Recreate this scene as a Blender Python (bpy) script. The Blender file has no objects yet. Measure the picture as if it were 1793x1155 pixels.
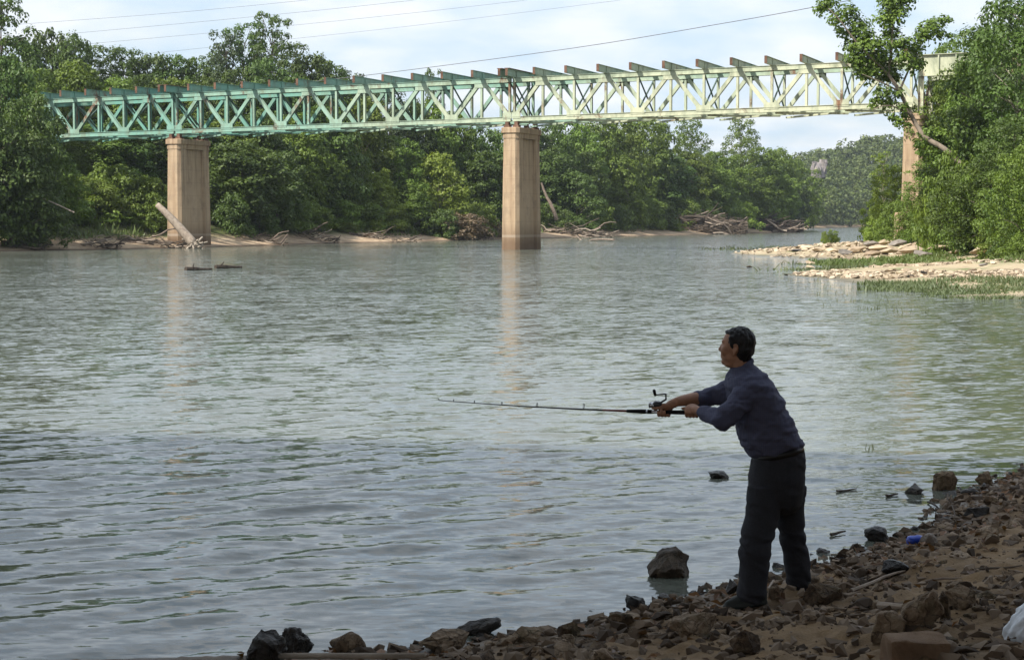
import bpy, bmesh, math, random
import numpy as np
from mathutils import Vector, Matrix, noise as mnoise

# ------------------------------------------------------------------ camera, sky, sun, exposure
SC = bpy.context.scene
COL = SC.collection
R_ = math.radians
CAM_Z = 2.4
F_PX, CX, CY, HORIZON = 3000.0, 896.5, 577.5, 388.0
PITCH = math.atan((CY - HORIZON) / F_PX)
cam_data = bpy.data.cameras.new('camera')
cam_data.sensor_width = 36.0
cam_data.lens = F_PX / 1793.0 * 36.0
cam_data.clip_start = 0.1
cam_data.clip_end = 6000.0
cam = bpy.data.objects.new('camera', cam_data)
cam.location = (0, 0, CAM_Z)
cam.rotation_euler = (math.pi / 2 - PITCH, 0, 0)
COL.objects.link(cam)
SC.camera = cam

SUN_DIR = Vector((-0.52, -0.44, 0.73)).normalized()      # towards the sun
SUN_EL = math.asin(SUN_DIR.z)
SUN_ROT = math.atan2(SUN_DIR.x, SUN_DIR.y)
world = bpy.data.worlds.new('World')
SC.world = world
world.use_nodes = True
wn, wl = world.node_tree.nodes, world.node_tree.links
wn.clear()
w_out = wn.new('ShaderNodeOutputWorld')
w_bg = wn.new('ShaderNodeBackground')
w_bg.inputs['Strength'].default_value = 0.13
w_sky = wn.new('ShaderNodeTexSky')
w_sky.sky_type = 'NISHITA'
w_sky.sun_disc = False
w_sky.sun_elevation = SUN_EL
w_sky.sun_rotation = SUN_ROT
w_sky.air_density = 1.0
w_sky.dust_density = 2.5
w_sky.ozone_density = 1.2
w_tc = wn.new('ShaderNodeTexCoord')
w_sep = wn.new('ShaderNodeSeparateXYZ')
wl.new(w_tc.outputs['Generated'], w_sep.inputs[0])
w_add = wn.new('ShaderNodeMath'); w_add.operation = 'ADD'; w_add.inputs[1].default_value = 0.22
w_abs = wn.new('ShaderNodeMath'); w_abs.operation = 'ABSOLUTE'
wl.new(w_sep.outputs['Z'], w_abs.inputs[0]); wl.new(w_abs.outputs[0], w_add.inputs[0])
w_dx = wn.new('ShaderNodeMath'); w_dx.operation = 'DIVIDE'
w_dy = wn.new('ShaderNodeMath'); w_dy.operation = 'DIVIDE'
wl.new(w_sep.outputs['X'], w_dx.inputs[0]); wl.new(w_add.outputs[0], w_dx.inputs[1])
wl.new(w_sep.outputs['Y'], w_dy.inputs[0]); wl.new(w_add.outputs[0], w_dy.inputs[1])
w_cmb = wn.new('ShaderNodeCombineXYZ')
wl.new(w_dx.outputs[0], w_cmb.inputs[0]); wl.new(w_dy.outputs[0], w_cmb.inputs[1])
w_n1 = wn.new('ShaderNodeTexNoise')
w_n1.inputs['Scale'].default_value = 2.3
w_n1.inputs['Detail'].default_value = 7.0
w_n1.inputs['Roughness'].default_value = 0.55
w_n1.inputs['Distortion'].default_value = 0.3
wl.new(w_cmb.outputs[0], w_n1.inputs['Vector'])
w_r1 = wn.new('ShaderNodeValToRGB')
w_r1.color_ramp.elements[0].position = 0.36
w_r1.color_ramp.elements[0].color = (0.66, 0.66, 0.66, 1)
w_r1.color_ramp.elements[1].position = 0.66
w_r1.color_ramp.elements[1].color = (0.95, 0.95, 0.95, 1)
wl.new(w_n1.outputs['Fac'], w_r1.inputs[0])
w_n2 = wn.new('ShaderNodeTexNoise')
w_n2.inputs['Scale'].default_value = 4.6
w_n2.inputs['Detail'].default_value = 5.0
wl.new(w_cmb.outputs[0], w_n2.inputs['Vector'])
w_r2 = wn.new('ShaderNodeValToRGB')
w_r2.color_ramp.elements[0].position = 0.35
w_r2.color_ramp.elements[0].color = (3.35, 4.1, 4.95, 1)
w_r2.color_ramp.elements[1].position = 0.65
w_r2.color_ramp.elements[1].color = (4.85, 5.0, 5.2, 1)
wl.new(w_n2.outputs['Fac'], w_r2.inputs[0])
w_mix = wn.new('ShaderNodeMix'); w_mix.data_type = 'RGBA'
wl.new(w_r1.outputs[0], w_mix.inputs['Factor'])
wl.new(w_sky.outputs[0], w_mix.inputs['A'])
wl.new(w_r2.outputs[0], w_mix.inputs['B'])
wl.new(w_mix.outputs['Result'], w_bg.inputs['Color'])
wl.new(w_bg.outputs[0], w_out.inputs[0])

sun_data = bpy.data.lights.new('sun', 'SUN')
sun_data.energy = 5.0
sun_data.angle = R_(2.0)
sun_data.color = (1.0, 0.955, 0.88)
sun = bpy.data.objects.new('sun', sun_data)
sun.rotation_euler = (-SUN_DIR).to_track_quat('-Z', 'Y').to_euler()
sun.location = (0, 0, 60)
COL.objects.link(sun)

SC.view_settings.view_transform = 'Standard'
SC.view_settings.look = 'None'
SC.view_settings.exposure = 0.72
SC.view_settings.gamma = 1.0
SC.render.engine = 'CYCLES'
SC.cycles.use_denoising = True
SC.cycles.max_bounces = 7
SC.cycles.diffuse_bounces = 3
SC.cycles.glossy_bounces = 3
SC.cycles.transmission_bounces = 4
SC.cycles.volume_bounces = 0
SC.cycles.caustics_reflective = False
SC.cycles.caustics_refractive = False

# ------------------------------------------------------------------ helpers
_cp, _sp = math.cos(PITCH), math.sin(PITCH)

def ray(px, py):
    u, v = (px - CX) / F_PX, (CY - py) / F_PX
    return np.array([u, _cp + v * _sp, -_sp + v * _cp])

def at(px, py, Y):
    """the point of the pixel's sight line that stands Y metres away"""
    r = ray(px, py)
    return np.array([0, 0, CAM_Z]) + r * (Y / r[1])

def on_water(px, py, z=0.0):
    r = ray(px, py)
    return np.array([0, 0, CAM_Z]) + r * ((z - CAM_Z) / r[2])

def _hash(ix, iy, iz, seed):
    h = (ix.astype(np.int64) * 374761393 + iy.astype(np.int64) * 668265263 + iz.astype(np.int64) * 1274126177 + seed * 974711) & 0xffffffff
    h = ((h ^ (h >> 13)) * 1103515245) & 0xffffffff
    h = ((h ^ (h >> 16)) * 1274126177) & 0xffffffff
    h = h ^ (h >> 15)
    return (h & 0xffffff) / float(0xffffff)

def vnoise(P, seed=0):
    P = np.asarray(P, float)
    I = np.floor(P).astype(np.int64); F = P - I
    F = F * F * (3 - 2 * F)
    out = 0
    for dx in (0, 1):
        wx = F[:, 0] if dx else 1 - F[:, 0]
        for dy in (0, 1):
            wy = F[:, 1] if dy else 1 - F[:, 1]
            for dz in (0, 1):
                wz = F[:, 2] if dz else 1 - F[:, 2]
                out = out + wx * wy * wz * _hash(I[:, 0] + dx, I[:, 1] + dy, I[:, 2] + dz, seed)
    return out * 2 - 1

def fbm(P, octaves=4, seed=0, gain=0.5):
    P = np.asarray(P, float)
    out, a = 0, 1.0
    for o in range(octaves):
        out = out + a * vnoise(P * (2.03 ** o) + 17.3 * o, seed + o)
        a *= gain
    return out

def mesh_np(name, V, faces, smooth=False, mat=None, attrs=None):
    """faces: an (n,k) array, or a list of such arrays"""
    me = bpy.data.meshes.new(name)
    V = np.ascontiguousarray(V, dtype=np.float32)
    if not isinstance(faces, list): faces = [faces]
    faces = [np.asarray(f, dtype=np.int32) for f in faces if len(f)]
    me.vertices.add(len(V)); me.vertices.foreach_set('co', V.ravel())
    li = np.concatenate([f.ravel() for f in faces])
    tot = np.concatenate([np.full(len(f), f.shape[1], np.int32) for f in faces])
    st = np.concatenate([[0], np.cumsum(tot)[:-1]]).astype(np.int32)
    me.loops.add(len(li)); me.loops.foreach_set('vertex_index', li)
    me.polygons.add(len(tot)); me.polygons.foreach_set('loop_start', st)
    try: me.polygons.foreach_set('loop_total', tot)
    except Exception: pass
    me.polygons.foreach_set('use_smooth', np.full(len(tot), bool(smooth)))
    if attrs:
        for k, a in attrs.items():
            at_ = me.attributes.new(k, 'FLOAT', 'POINT'); at_.data.foreach_set('value', np.asarray(a, np.float32))
    if mat: me.materials.append(mat)
    me.update(calc_edges=True); me.validate()
    return me

def link(name, me, parent=None, **props):
    o = bpy.data.objects.new(name, me); COL.objects.link(o)
    if parent is not None: o.parent = parent
    for k, v in props.items(): o[k] = v
    return o

def thing(name, label, cat, loc=(0, 0, 0), group=None, rz=0.0):
    o = bpy.data.objects.new(name, None); COL.objects.link(o)
    o.empty_display_size = 0.2
    o.location = loc; o.rotation_euler = (0, 0, rz)
    o['label'] = label; o['category'] = cat
    if group: o['group'] = group
    return o

def tag(o, label, cat, group=None):
    o['label'] = label; o['category'] = cat
    if group: o['group'] = group
    return o

class MB:
    """collects vertices and faces (world coordinates)"""
    def __init__(s): s.V = []; s.F3 = []; s.F4 = []; s.n = 0
    def add(s, V, F):
        V = np.asarray(V, float)
        for f in F:
            (s.F4 if len(f) == 4 else s.F3).append([i + s.n for i in f])
        s.V.append(V); s.n += len(V)
    def mesh(s, name, mat, origin=(0, 0, 0), smooth=False):
        V = np.concatenate(s.V) - np.asarray(origin, float)
        fs = [np.array(f) for f in (s.F3, s.F4) if f]
        return mesh_np(name, V, fs, smooth, mat)

def box_vf(c, a, b, d, ha, hb, hd):
    c, a, b, d = [np.asarray(q, float) for q in (c, a, b, d)]
    V = [c + sa * ha * a + sb * hb * b + sd * hd * d for sd in (-1, 1) for sb in (-1, 1) for sa in (-1, 1)]
    F = [(0, 2, 3, 1), (4, 5, 7, 6), (0, 1, 5, 4), (2, 6, 7, 3), (0, 4, 6, 2), (1, 3, 7, 5)]
    return V, F

def member_vf(p0, p1, up, depth, width, web=0.05, fl=0.04, kind='I'):
    p0, p1, up = [np.asarray(q, float) for q in (p0, p1, up)]
    ax = p1 - p0; ax = ax / np.linalg.norm(ax)
    up = up - ax * np.dot(up, ax); up /= np.linalg.norm(up)
    sd = np.cross(ax, up)
    h, w = depth / 2, width / 2
    if kind == 'I':
        prof = [(-w, -h), (w, -h), (w, -h + fl), (web / 2, -h + fl), (web / 2, h - fl), (w, h - fl), (w, h), (-w, h), (-w, h - fl), (-web / 2, h - fl), (-web / 2, -h + fl), (-w, -h + fl)]
    else:
        prof = [(-w, -h), (w, -h), (w, h), (-w, h)]
    n = len(prof)
    V = [p0 + sd * x + up * y for x, y in prof] + [p1 + sd * x + up * y for x, y in prof]
    F = [(i, (i + 1) % n, n + (i + 1) % n, n + i) for i in range(n)]
    if kind == 'I':
        for b, rev in ((0, True), (n, False)):
            for q in ((0, 1, 2, 11), (10, 3, 4, 9), (8, 5, 6, 7), (11, 2, 3, 10), (9, 4, 5, 8)):
                q = [b + i for i in q]
                F.append(tuple(q[::-1]) if rev else tuple(q))
    else:
        F += [(3, 2, 1, 0), (4, 5, 6, 7)]
    return V, F

def tube_vf(pts, radii, sides=6, caps=True, flat=None):
    """flat: per-point (ru, rv, vvec) not used when None"""
    pts = [np.asarray(p, float) for p in pts]
    V, F = [], []
    n = len(pts)
    prev = None
    for i, p in enumerate(pts):
        t = pts[min(i + 1, n - 1)] - pts[max(i - 1, 0)]
        t = t / (np.linalg.norm(t) + 1e-9)
        if prev is None:
            a = np.cross(t, [0, 0, 1.0])
            if np.linalg.norm(a) < 0.2: a = np.cross(t, [1.0, 0, 0])
        else:
            a = prev - t * np.dot(prev, t)
        a = a / np.linalg.norm(a); prev = a
        b = np.cross(t, a)
        for k in range(sides):
            q = 2 * math.pi * k / sides
            V.append(p + radii[i] * (math.cos(q) * a + math.sin(q) * b))
    for i in range(n - 1):
        for k in range(sides):
            k2 = (k + 1) % sides
            F.append((i * sides + k, i * sides + k2, (i + 1) * sides + k2, (i + 1) * sides + k))
    if caps:
        c0, c1 = len(V), len(V) + 1
        V += [pts[0], pts[-1]]
        for k in range(sides):
            k2 = (k + 1) % sides
            F.append((c0, k2, k)); F.append((c1, (n - 1) * sides + k, (n - 1) * sides + k2))
    return V, F

def smooth_path(pts, n):
    pts = np.asarray(pts, float)
    t = np.linspace(0, len(pts) - 1, n)
    out = []
    for q in t:
        i = min(int(q), len(pts) - 2); f = q - i
        p0, p1, p2, p3 = pts[max(i - 1, 0)], pts[i], pts[i + 1], pts[min(i + 2, len(pts) - 1)]
        out.append(0.5 * ((2 * p1) + (-p0 + p2) * f + (2 * p0 - 5 * p1 + 4 * p2 - p3) * f * f + (-p0 + 3 * p1 - 3 * p2 + p3) * f ** 3))
    return np.array(out)

# ------------------------------------------------------------------ materials
def new_mat(name):
    m = bpy.data.materials.new(name); m.use_nodes = True
    nt = m.node_tree; nt.nodes.clear()
    out = nt.nodes.new('ShaderNodeOutputMaterial')
    return m, nt, out

class NT:
    def __init__(s, nt): s.nt = nt
    def n(s, t, **kw):
        nd = s.nt.nodes.new(t)
        for k, v in kw.items(): setattr(nd, k, v)
        return nd
    def l(s, a, b): s.nt.links.new(a, b)
    def noise(s, vec, scale, detail=4, rough=0.55, dist=0.0):
        nd = s.n('ShaderNodeTexNoise')
        nd.inputs['Scale'].default_value = scale; nd.inputs['Detail'].default_value = detail
        nd.inputs['Roughness'].default_value = rough; nd.inputs['Distortion'].default_value = dist
        if vec is not None: s.l(vec, nd.inputs['Vector'])
        return nd.outputs['Fac']
    def ramp(s, fac, stops):
        nd = s.n('ShaderNodeValToRGB'); cr = nd.color_ramp
        while len(cr.elements) < len(stops): cr.elements.new(0.5)
        for e, (p, c) in zip(cr.elements, stops):
            e.position = p; e.color = (*c, 1) if len(c) == 3 else c
        s.l(fac, nd.inputs[0]); return nd.outputs[0]
    def mix(s, fac, a, b, blend='MIX'):
        nd = s.n('ShaderNodeMix', data_type='RGBA', blend_type=blend)
        for sock, val in (('Factor', fac), ('A', a), ('B', b)):
            if isinstance(val, (int, float)): nd.inputs[sock].default_value = val
            elif isinstance(val, tuple): nd.inputs[sock].default_value = (*val, 1)
            else: s.l(val, nd.inputs[sock])
        return nd.outputs['Result']
    def math(s, op, a, b=0.0, clamp=False):
        nd = s.n('ShaderNodeMath', operation=op, use_clamp=clamp)
        for i, val in enumerate((a, b)):
            if isinstance(val, (int, float)): nd.inputs[i].default_value = val
            else: s.l(val, nd.inputs[i])
        return nd.outputs[0]
    def mapr(s, v, a, b, c=0.0, d=1.0):
        nd = s.n('ShaderNodeMapRange')
        s.l(v, nd.inputs[0])
        for i, q in enumerate((a, b, c, d)): nd.inputs[i + 1].default_value = q
        return nd.outputs[0]
    def scale_vec(s, vec, sc):
        nd = s.n('ShaderNodeMapping'); nd.inputs['Scale'].default_value = sc
        s.l(vec, nd.inputs['Vector']); return nd.outputs[0]
    def bump(s, h, strength=0.5, dist=0.05, normal=None):
        nd = s.n('ShaderNodeBump'); nd.inputs['Strength'].default_value = strength; nd.inputs['Distance'].default_value = dist
        s.l(h, nd.inputs['Height'])
        if normal is not None: s.l(normal, nd.inputs['Normal'])
        return nd.outputs[0]
    def principled(s, out, color, rough=0.8, spec=0.3, normal=None, metal=0.0):
        b = s.n('ShaderNodeBsdfPrincipled')
        if isinstance(color, tuple): b.inputs['Base Color'].default_value = (*color, 1)
        else: s.l(color, b.inputs['Base Color'])
        if isinstance(rough, (int, float)): b.inputs['Roughness'].default_value = rough
        else: s.l(rough, b.inputs['Roughness'])
        b.inputs['Specular IOR Level'].default_value = spec
        b.inputs['Metallic'].default_value = metal
        if normal is not None: s.l(normal, b.inputs['Normal'])
        if out is not None: s.l(b.outputs[0], out.inputs[0])
        return b

def leaf_material(name, dark, light, trans=0.3):
    m, nt, out = new_mat(name); k = NT(nt)
    geo = k.n('ShaderNodeNewGeometry'); oi = k.n('ShaderNodeObjectInfo')
    at_ = k.n('ShaderNodeAttribute', attribute_name='tint')
    a = k.math('MULTIPLY', geo.outputs['Random Per Island'], 0.40)
    b = k.math('MULTIPLY', at_.outputs['Fac'], 0.40)
    c = k.math('MULTIPLY', oi.outputs['Random'], 0.22)
    f = k.math('ADD', k.math('ADD', a, b), c, clamp=True)
    col = k.mix(f, dark, light)
    hs = k.n('ShaderNodeHueSaturation')
    k.l(k.mapr(oi.outputs['Random'], 0, 1, 0.485, 0.515), hs.inputs['Hue'])
    hs.inputs['Saturation'].default_value = 1.0
    k.l(col, hs.inputs['Color'])
    p = k.principled(None, hs.outputs[0], 0.5, 0.3)
    t = k.n('ShaderNodeBsdfTranslucent')
    k.l(k.mix(1.0, hs.outputs[0], (1.25, 1.25, 0.55), 'MULTIPLY'), t.inputs['Color'])
    mx = k.n('ShaderNodeMixShader'); mx.inputs[0].default_value = trans
    k.l(p.outputs[0], mx.inputs[1]); k.l(t.outputs[0], mx.inputs[2]); k.l(mx.outputs[0], out.inputs[0])
    return m

def noise_mat(name, stops, scale, rough=0.85, bump=0.4, bdist=0.03, bscale=None, spec=0.25, detail=6, objrand=0.0, stretch=None, dist=0.3):
    m, nt, out = new_mat(name); k = NT(nt)
    tc = k.n('ShaderNodeTexCoord'); v = tc.outputs['Object']
    if stretch: v = k.scale_vec(v, stretch)
    n1 = k.noise(v, scale, detail, 0.6, dist)
    if objrand:
        oi = k.n('ShaderNodeObjectInfo')
        n1 = k.math('ADD', n1, k.mapr(oi.outputs['Random'], 0, 1, -objrand, objrand))
    col = k.ramp(n1, stops)
    nb = k.noise(v, bscale or scale * 4, 6, 0.65)
    k.principled(out, col, rough, spec, k.bump(nb, bump, bdist))
    return m

M = {}
M['leaf_dark'] = leaf_material('leaf_dark', (0.020, 0.040, 0.008), (0.115, 0.175, 0.034), 0.3)
M['leaf_mid'] = leaf_material('leaf_mid', (0.030, 0.056, 0.009), (0.190, 0.265, 0.042), 0.35)
M['leaf_bright'] = leaf_material('leaf_bright', (0.060, 0.100, 0.012), (0.270, 0.340, 0.058), 0.4)
M['leaf_grey'] = leaf_material('leaf_grey', (0.026, 0.046, 0.020), (0.085, 0.120, 0.046), 0.25)
M['leaf_brown'] = leaf_material('leaf_brown', (0.075, 0.055, 0.030), (0.22, 0.17, 0.10), 0.2)
M['leaf_far'] = leaf_material('leaf_far', (0.026, 0.052, 0.012), (0.140, 0.185, 0.040), 0.25)
M['grass'] = leaf_material('grass', (0.060, 0.090, 0.022), (0.160, 0.200, 0.065), 0.3)
M['water_grass'] = leaf_material('water_grass', (0.065, 0.088, 0.036), (0.150, 0.175, 0.085), 0.3)
M['litter'] = leaf_material('litter', (0.045, 0.024, 0.012), (0.26, 0.14, 0.06), 0.1)
M['bark'] = noise_mat('bark', [(0.3, (0.06, 0.047, 0.036)), (0.7, (0.17, 0.14, 0.11))], 3.0, 0.9, 0.6, 0.05, stretch=(1, 1, 0.25))
M['bark_mid'] = noise_mat('bark_mid', [(0.3, (0.10, 0.078, 0.058)), (0.7, (0.25, 0.205, 0.155))], 3.0, 0.9, 0.5, 0.04, stretch=(1, 1, 0.3))
M['pale_bark'] = noise_mat('pale_bark', [(0.3, (0.16, 0.13, 0.10)), (0.7, (0.36, 0.31, 0.25))], 3.0, 0.9, 0.5, 0.04, stretch=(1, 1, 0.3))
M['dead_wood'] = noise_mat('dead_wood', [(0.3, (0.14, 0.105, 0.08)), (0.7, (0.34, 0.28, 0.22))], 4.0, 0.85, 0.5, 0.03, objrand=0.2)
M['dark_wood'] = noise_mat('dark_wood', [(0.3, (0.035, 0.026, 0.02)), (0.7, (0.11, 0.085, 0.062))], 5.0, 0.8, 0.6, 0.03, objrand=0.2)
M['pale_stone'] = noise_mat('pale_stone', [(0.25, (0.23, 0.17, 0.115)), (0.6, (0.44, 0.35, 0.24)), (0.85, (0.54, 0.45, 0.33))], 1.6, 0.9, 0.5, 0.05, objrand=0.25)
M['grey_stone'] = noise_mat('grey_stone', [(0.3, (0.09, 0.08, 0.07)), (0.75, (0.27, 0.235, 0.20))], 1.6, 0.9, 0.5, 0.05, objrand=0.2)
def stone_mat(name, dark, mid, light, rough=0.85, spec=0.25, green=0.35, objrand=0.16):
    """weathered stone: mottled, cracked, with lichen and soil stains"""
    m, nt, out = new_mat(name); k = NT(nt)
    tc = k.n('ShaderNodeTexCoord'); v = tc.outputs['Object']; g = k.n('ShaderNodeNewGeometry'); pos = g.outputs['Position']
    oi = k.n('ShaderNodeObjectInfo')
    n1 = k.math('ADD', k.noise(pos, 14, 7, 0.7, 0.5), k.mapr(oi.outputs['Random'], 0, 1, -objrand, objrand))
    col = k.ramp(n1, [(0.28, dark), (0.52, mid), (0.74, light)])
    gn = k.noise(pos, 9, 5, 0.65)
    col = k.mix(k.mapr(gn, 0.52, 0.68, 0, green), col, (mid[0] * 0.62, mid[1] * 0.86, mid[2] * 0.62))
    vo = k.n('ShaderNodeTexVoronoi', feature='DISTANCE_TO_EDGE'); vo.inputs['Scale'].default_value = 11
    wv = k.n('ShaderNodeVectorMath', operation='ADD'); k.l(pos, wv.inputs[0])
    nz = k.n('ShaderNodeTexNoise'); nz.inputs['Scale'].default_value = 18; k.l(pos, nz.inputs['Vector'])
    sc_ = k.n('ShaderNodeVectorMath', operation='SCALE'); sc_.inputs['Scale'].default_value = 0.10; k.l(nz.outputs['Color'], sc_.inputs[0]); k.l(sc_.outputs[0], wv.inputs[1])
    k.l(wv.outputs[0], vo.inputs['Vector'])
    crack = k.mapr(vo.outputs['Distance'], 0.0, 0.035, 1.0, 0.0)
    col = k.mix(k.math('MULTIPLY', crack, 0.55), col, tuple(x * 0.35 for x in dark))
    h = k.math('SUBTRACT', k.math('ADD', k.noise(pos, 30, 6, 0.7), k.math('MULTIPLY', k.noise(pos, 90, 4, 0.7), 0.4)), k.math('MULTIPLY', crack, 0.5))
    k.principled(out, col, rough, spec, k.bump(h, 0.9, 0.025))
    return m
M['brown_stone'] = stone_mat('brown_stone', (0.060, 0.040, 0.025), (0.195, 0.138, 0.086), (0.37, 0.285, 0.20))
M['damp_stone'] = stone_mat('damp_stone', (0.028, 0.021, 0.015), (0.085, 0.064, 0.043), (0.18, 0.14, 0.10), 0.6, 0.35)
M['wet_stone'] = stone_mat('wet_stone', (0.008, 0.0075, 0.007), (0.028, 0.024, 0.019), (0.075, 0.064, 0.050), 0.38, 0.5, 0.3, 0.1)
M['block_stone'] = noise_mat('block_stone', [(0.3, (0.13, 0.082, 0.05)), (0.7, (0.25, 0.165, 0.10))], 5.0, 0.9, 0.6, 0.02, bscale=45)
M['sand'] = noise_mat('sand', [(0.3, (0.30, 0.22, 0.145)), (0.7, (0.46, 0.36, 0.25))], 0.8, 0.95, 0.4, 0.1)
# ------------------------------------------------------------------ terrain
RS = [(-60, 4.5), (-20, 7.9), (-6, 8.95), (-1.5, 9.35), (-0.62, 9.5), (0.35, 9.9), (0.83, 10.55), (1.43, 11.15), (2.23, 12.0), (3.25, 13.25),
      (3.75, 14.6), (4.85, 16.3), (8, 22), (12, 33), (15.5, 44), (18.5, 52.0), (13.4, 53.5), (13.4, 60), (13.0, 70), (12.2, 78), (13.6, 83.5), (17, 87),
      (19.5, 92), (20.5, 100), (21.0, 106), (17.6, 120), (16.6, 129), (20, 142), (27, 160), (34, 185), (45, 215), (70, 280), (120, 400), (170, 560), (260, 680), (500, 740), (1100, 780)]
TOE = [(-60, -14), (-12, -7), (4, -3), (10, 8), (15.5, 25), (21, 40), (25, 60), (26.5, 80), (26.2, 95), (27.6, 115), (29, 135), (31, 150), (38, 185), (48, 215), (74, 280), (126, 400), (178, 560), (265, 672), (500, 730), (1100, 770)]
LS = [(-800, -60), (-300, 50), (-120, 104), (-60, 127), (-41, 138.5), (-34, 150), (-27.5, 164), (-20, 190), (-8, 215), (9, 262), (37, 325), (66, 398), (97, 560), (106, 640), (150, 745), (250, 800), (500, 850), (1100, 890)]

def sdist(P, line):
    """signed distance, positive on the right-hand side of the line"""
    P = np.asarray(P, float); L = np.asarray(line, float)
    best = np.full(len(P), 1e18); sgn = np.ones(len(P))
    for a, b in zip(L[:-1], L[1:]):
        d = b - a; q = P - a
        t = np.clip((q @ d) / (d @ d), 0, 1)
        r = q - t[:, None] * d
        dd = (r * r).sum(1)
        cr = q[:, 0] * d[1] - q[:, 1] * d[0]
        m = dd < best - 1e-9
        best = np.where(m, dd, best); sgn = np.where(m, np.sign(cr), sgn)
    return np.sqrt(best) * sgn

def ss(x, a, b):
    t = np.clip((np.asarray(x, float) - a) / (b - a), 0, 1)
    return t * t * (3 - 2 * t)

def right_z(XY, detail=True):
    XY = np.asarray(XY, float)
    d = sdist(XY, RS); t = sdist(XY, TOE)
    Y = XY[:, 1]
    far = ss(Y, 25, 45)
    P3 = np.c_[XY, np.zeros(len(XY))]
    n1 = fbm(P3 * 0.16, 3, 5)
    d2 = d + n1 * 1.2 * far
    near_h = np.where(d < 3, 0.155 * d, 0.465 + 0.085 * (d - 3))
    far_h = np.clip(0.055 * d2, -1, 0.75) + 0.22 * n1 * ss(d2, 0, 8)
    h = near_h * (1 - far) + far_h * far
    tp = np.clip(t, 0, None)
    slope = np.where(tp < 14, 0.52 * tp, 7.28 + 0.12 * (tp - 14))
    h = h + slope * (0.6 + 0.4 * far)
    h = np.minimum(h, 13 + 0.5 * n1)
    if detail:
        nearw = 1 - ss(Y, 20, 30)
        h = h + nearw * ss(d, -0.1, 0.5) * (0.040 * fbm(P3 * 2.6, 4, 11, 0.55) + 0.032 * np.abs(fbm(P3 * 7, 4, 12, 0.6)))
        h = h + far * 0.06 * fbm(P3 * 0.9, 3, 31) * ss(d, 0, 2)
    h = np.where(d < 0, np.maximum(0.16 * d, -0.6), h)
    return h

def left_z(XY):
    XY = np.asarray(XY, float)
    d = -sdist(XY, LS)
    P3 = np.c_[XY, np.zeros(len(XY))]
    n = fbm(P3 * 0.07, 3, 41)
    d2 = d + n * 1.5
    h = np.where(d2 < 5, 0.17 * d2, 0.85 + 0.40 * (d2 - 5))
    h = np.minimum(h, 8.0 + 1.2 * n)
    h = h + 0.25 * fbm(P3 * 0.4, 3, 43) * ss(d, 1, 6)
    hill = np.clip((XY[:, 0] - 95) * 0.27, 0, 25) * ss(d, 0, 110) * ss(XY[:, 1], 700, 800)
    h = h + hill
    return np.where(d < 0, np.maximum(0.2 * d, -0.7), h)

def rz(x, y): return float(right_z(np.array([[x, y]]))[0])
def lz(x, y): return float(left_z(np.array([[x, y]]))[0])

def on_ground(px, py, zfun, y0, y1, n=240):
    """first point where the pixel's sight line meets the ground between distances y0 and y1"""
    Ys = np.linspace(y0, y1, n)
    r = ray(px, py)
    P = np.array([0, 0, CAM_Z]) + r[None, :] * (Ys / r[1])[:, None]
    g = np.maximum(zfun(P[:, :2]), 0.0)
    i = np.argmax(P[:, 2] <= g)
    return P[i].copy() if P[i, 2] <= g[i] else P[-1].copy()

def lines(segs):
    out = [segs[0][0]]
    for a, b, s in segs:
        n = max(1, int(round((b - a) / s)))
        out += list(a + (b - a) * (np.arange(1, n + 1) / n))
    return np.array(out)

def grid_mesh(name, xs, ys, zfun, mat, drop=None):
    X, Y = np.meshgrid(xs, ys)
    XY = np.c_[X.ravel(), Y.ravel()]
    Z = zfun(XY)
    V = np.c_[XY, Z]
    nx, ny = len(xs), len(ys)
    i = np.arange(nx * ny).reshape(ny, nx)
    F = np.c_[i[:-1, :-1].ravel(), i[:-1, 1:].ravel(), i[1:, 1:].ravel(), i[1:, :-1].ravel()]
    if drop is not None:
        keep = (Z[F].max(1) > drop)
        F = F[keep]
        used = np.zeros(len(V), bool); used[F.ravel()] = True
        idx = np.cumsum(used) - 1
        V = V[used]; F = idx[F]
    return mesh_np(name, V, F, True, mat)

def ground_mat():
    m, nt, out = new_mat('bank_ground'); k = NT(nt)
    g = k.n('ShaderNodeNewGeometry'); pos = g.outputs['Position']
    sp = k.n('ShaderNodeSeparateXYZ'); k.l(pos, sp.inputs[0])
    n1 = k.noise(pos, 1.3, 6, 0.6, 0.4)
    n2 = k.noise(pos, 9.0, 6, 0.7)
    mud = k.ramp(n1, [(0.3, (0.145, 0.094, 0.047)), (0.55, (0.235, 0.157, 0.082)), (0.75, (0.30, 0.21, 0.118))])
    mud = k.mix(k.mapr(n2, 0.35, 0.7, 0.0, 0.45), mud, (0.075, 0.050, 0.030))
    # wet strip by the water line
    wet = k.mapr(k.math('ADD', sp.outputs['Z'], k.mapr(n1, 0, 1, -0.05, 0.05)), 0.02, 0.17, 1.0, 0.0)
    mud = k.mix(k.math('MULTIPLY', wet, 0.7), mud, (0.035, 0.025, 0.017))
    far = k.ramp(k.noise(pos, 0.35, 6, 0.6), [(0.35, (0.20, 0.155, 0.095)), (0.5, (0.36, 0.29, 0.19)), (0.66, (0.12, 0.14, 0.055))])
    far = k.mix(k.mapr(sp.outputs['Z'], 0.8, 2.0), far, (0.060, 0.070, 0.028))
    far = k.mix(k.mapr(sp.outputs['Z'], 0.10, 0.0), far, (0.10, 0.085, 0.05))
    col = k.mix(k.mapr(sp.outputs['Y'], 24, 40), mud, far)
    h = k.math('ADD', k.math('MULTIPLY', n2, 0.5), k.noise(pos, 40, 4, 0.7))
    k.principled(out, col, k.mapr(wet, 0, 1, 0.92, 0.45), 0.3, k.bump(h, 0.7, 0.02))
    return m

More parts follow.
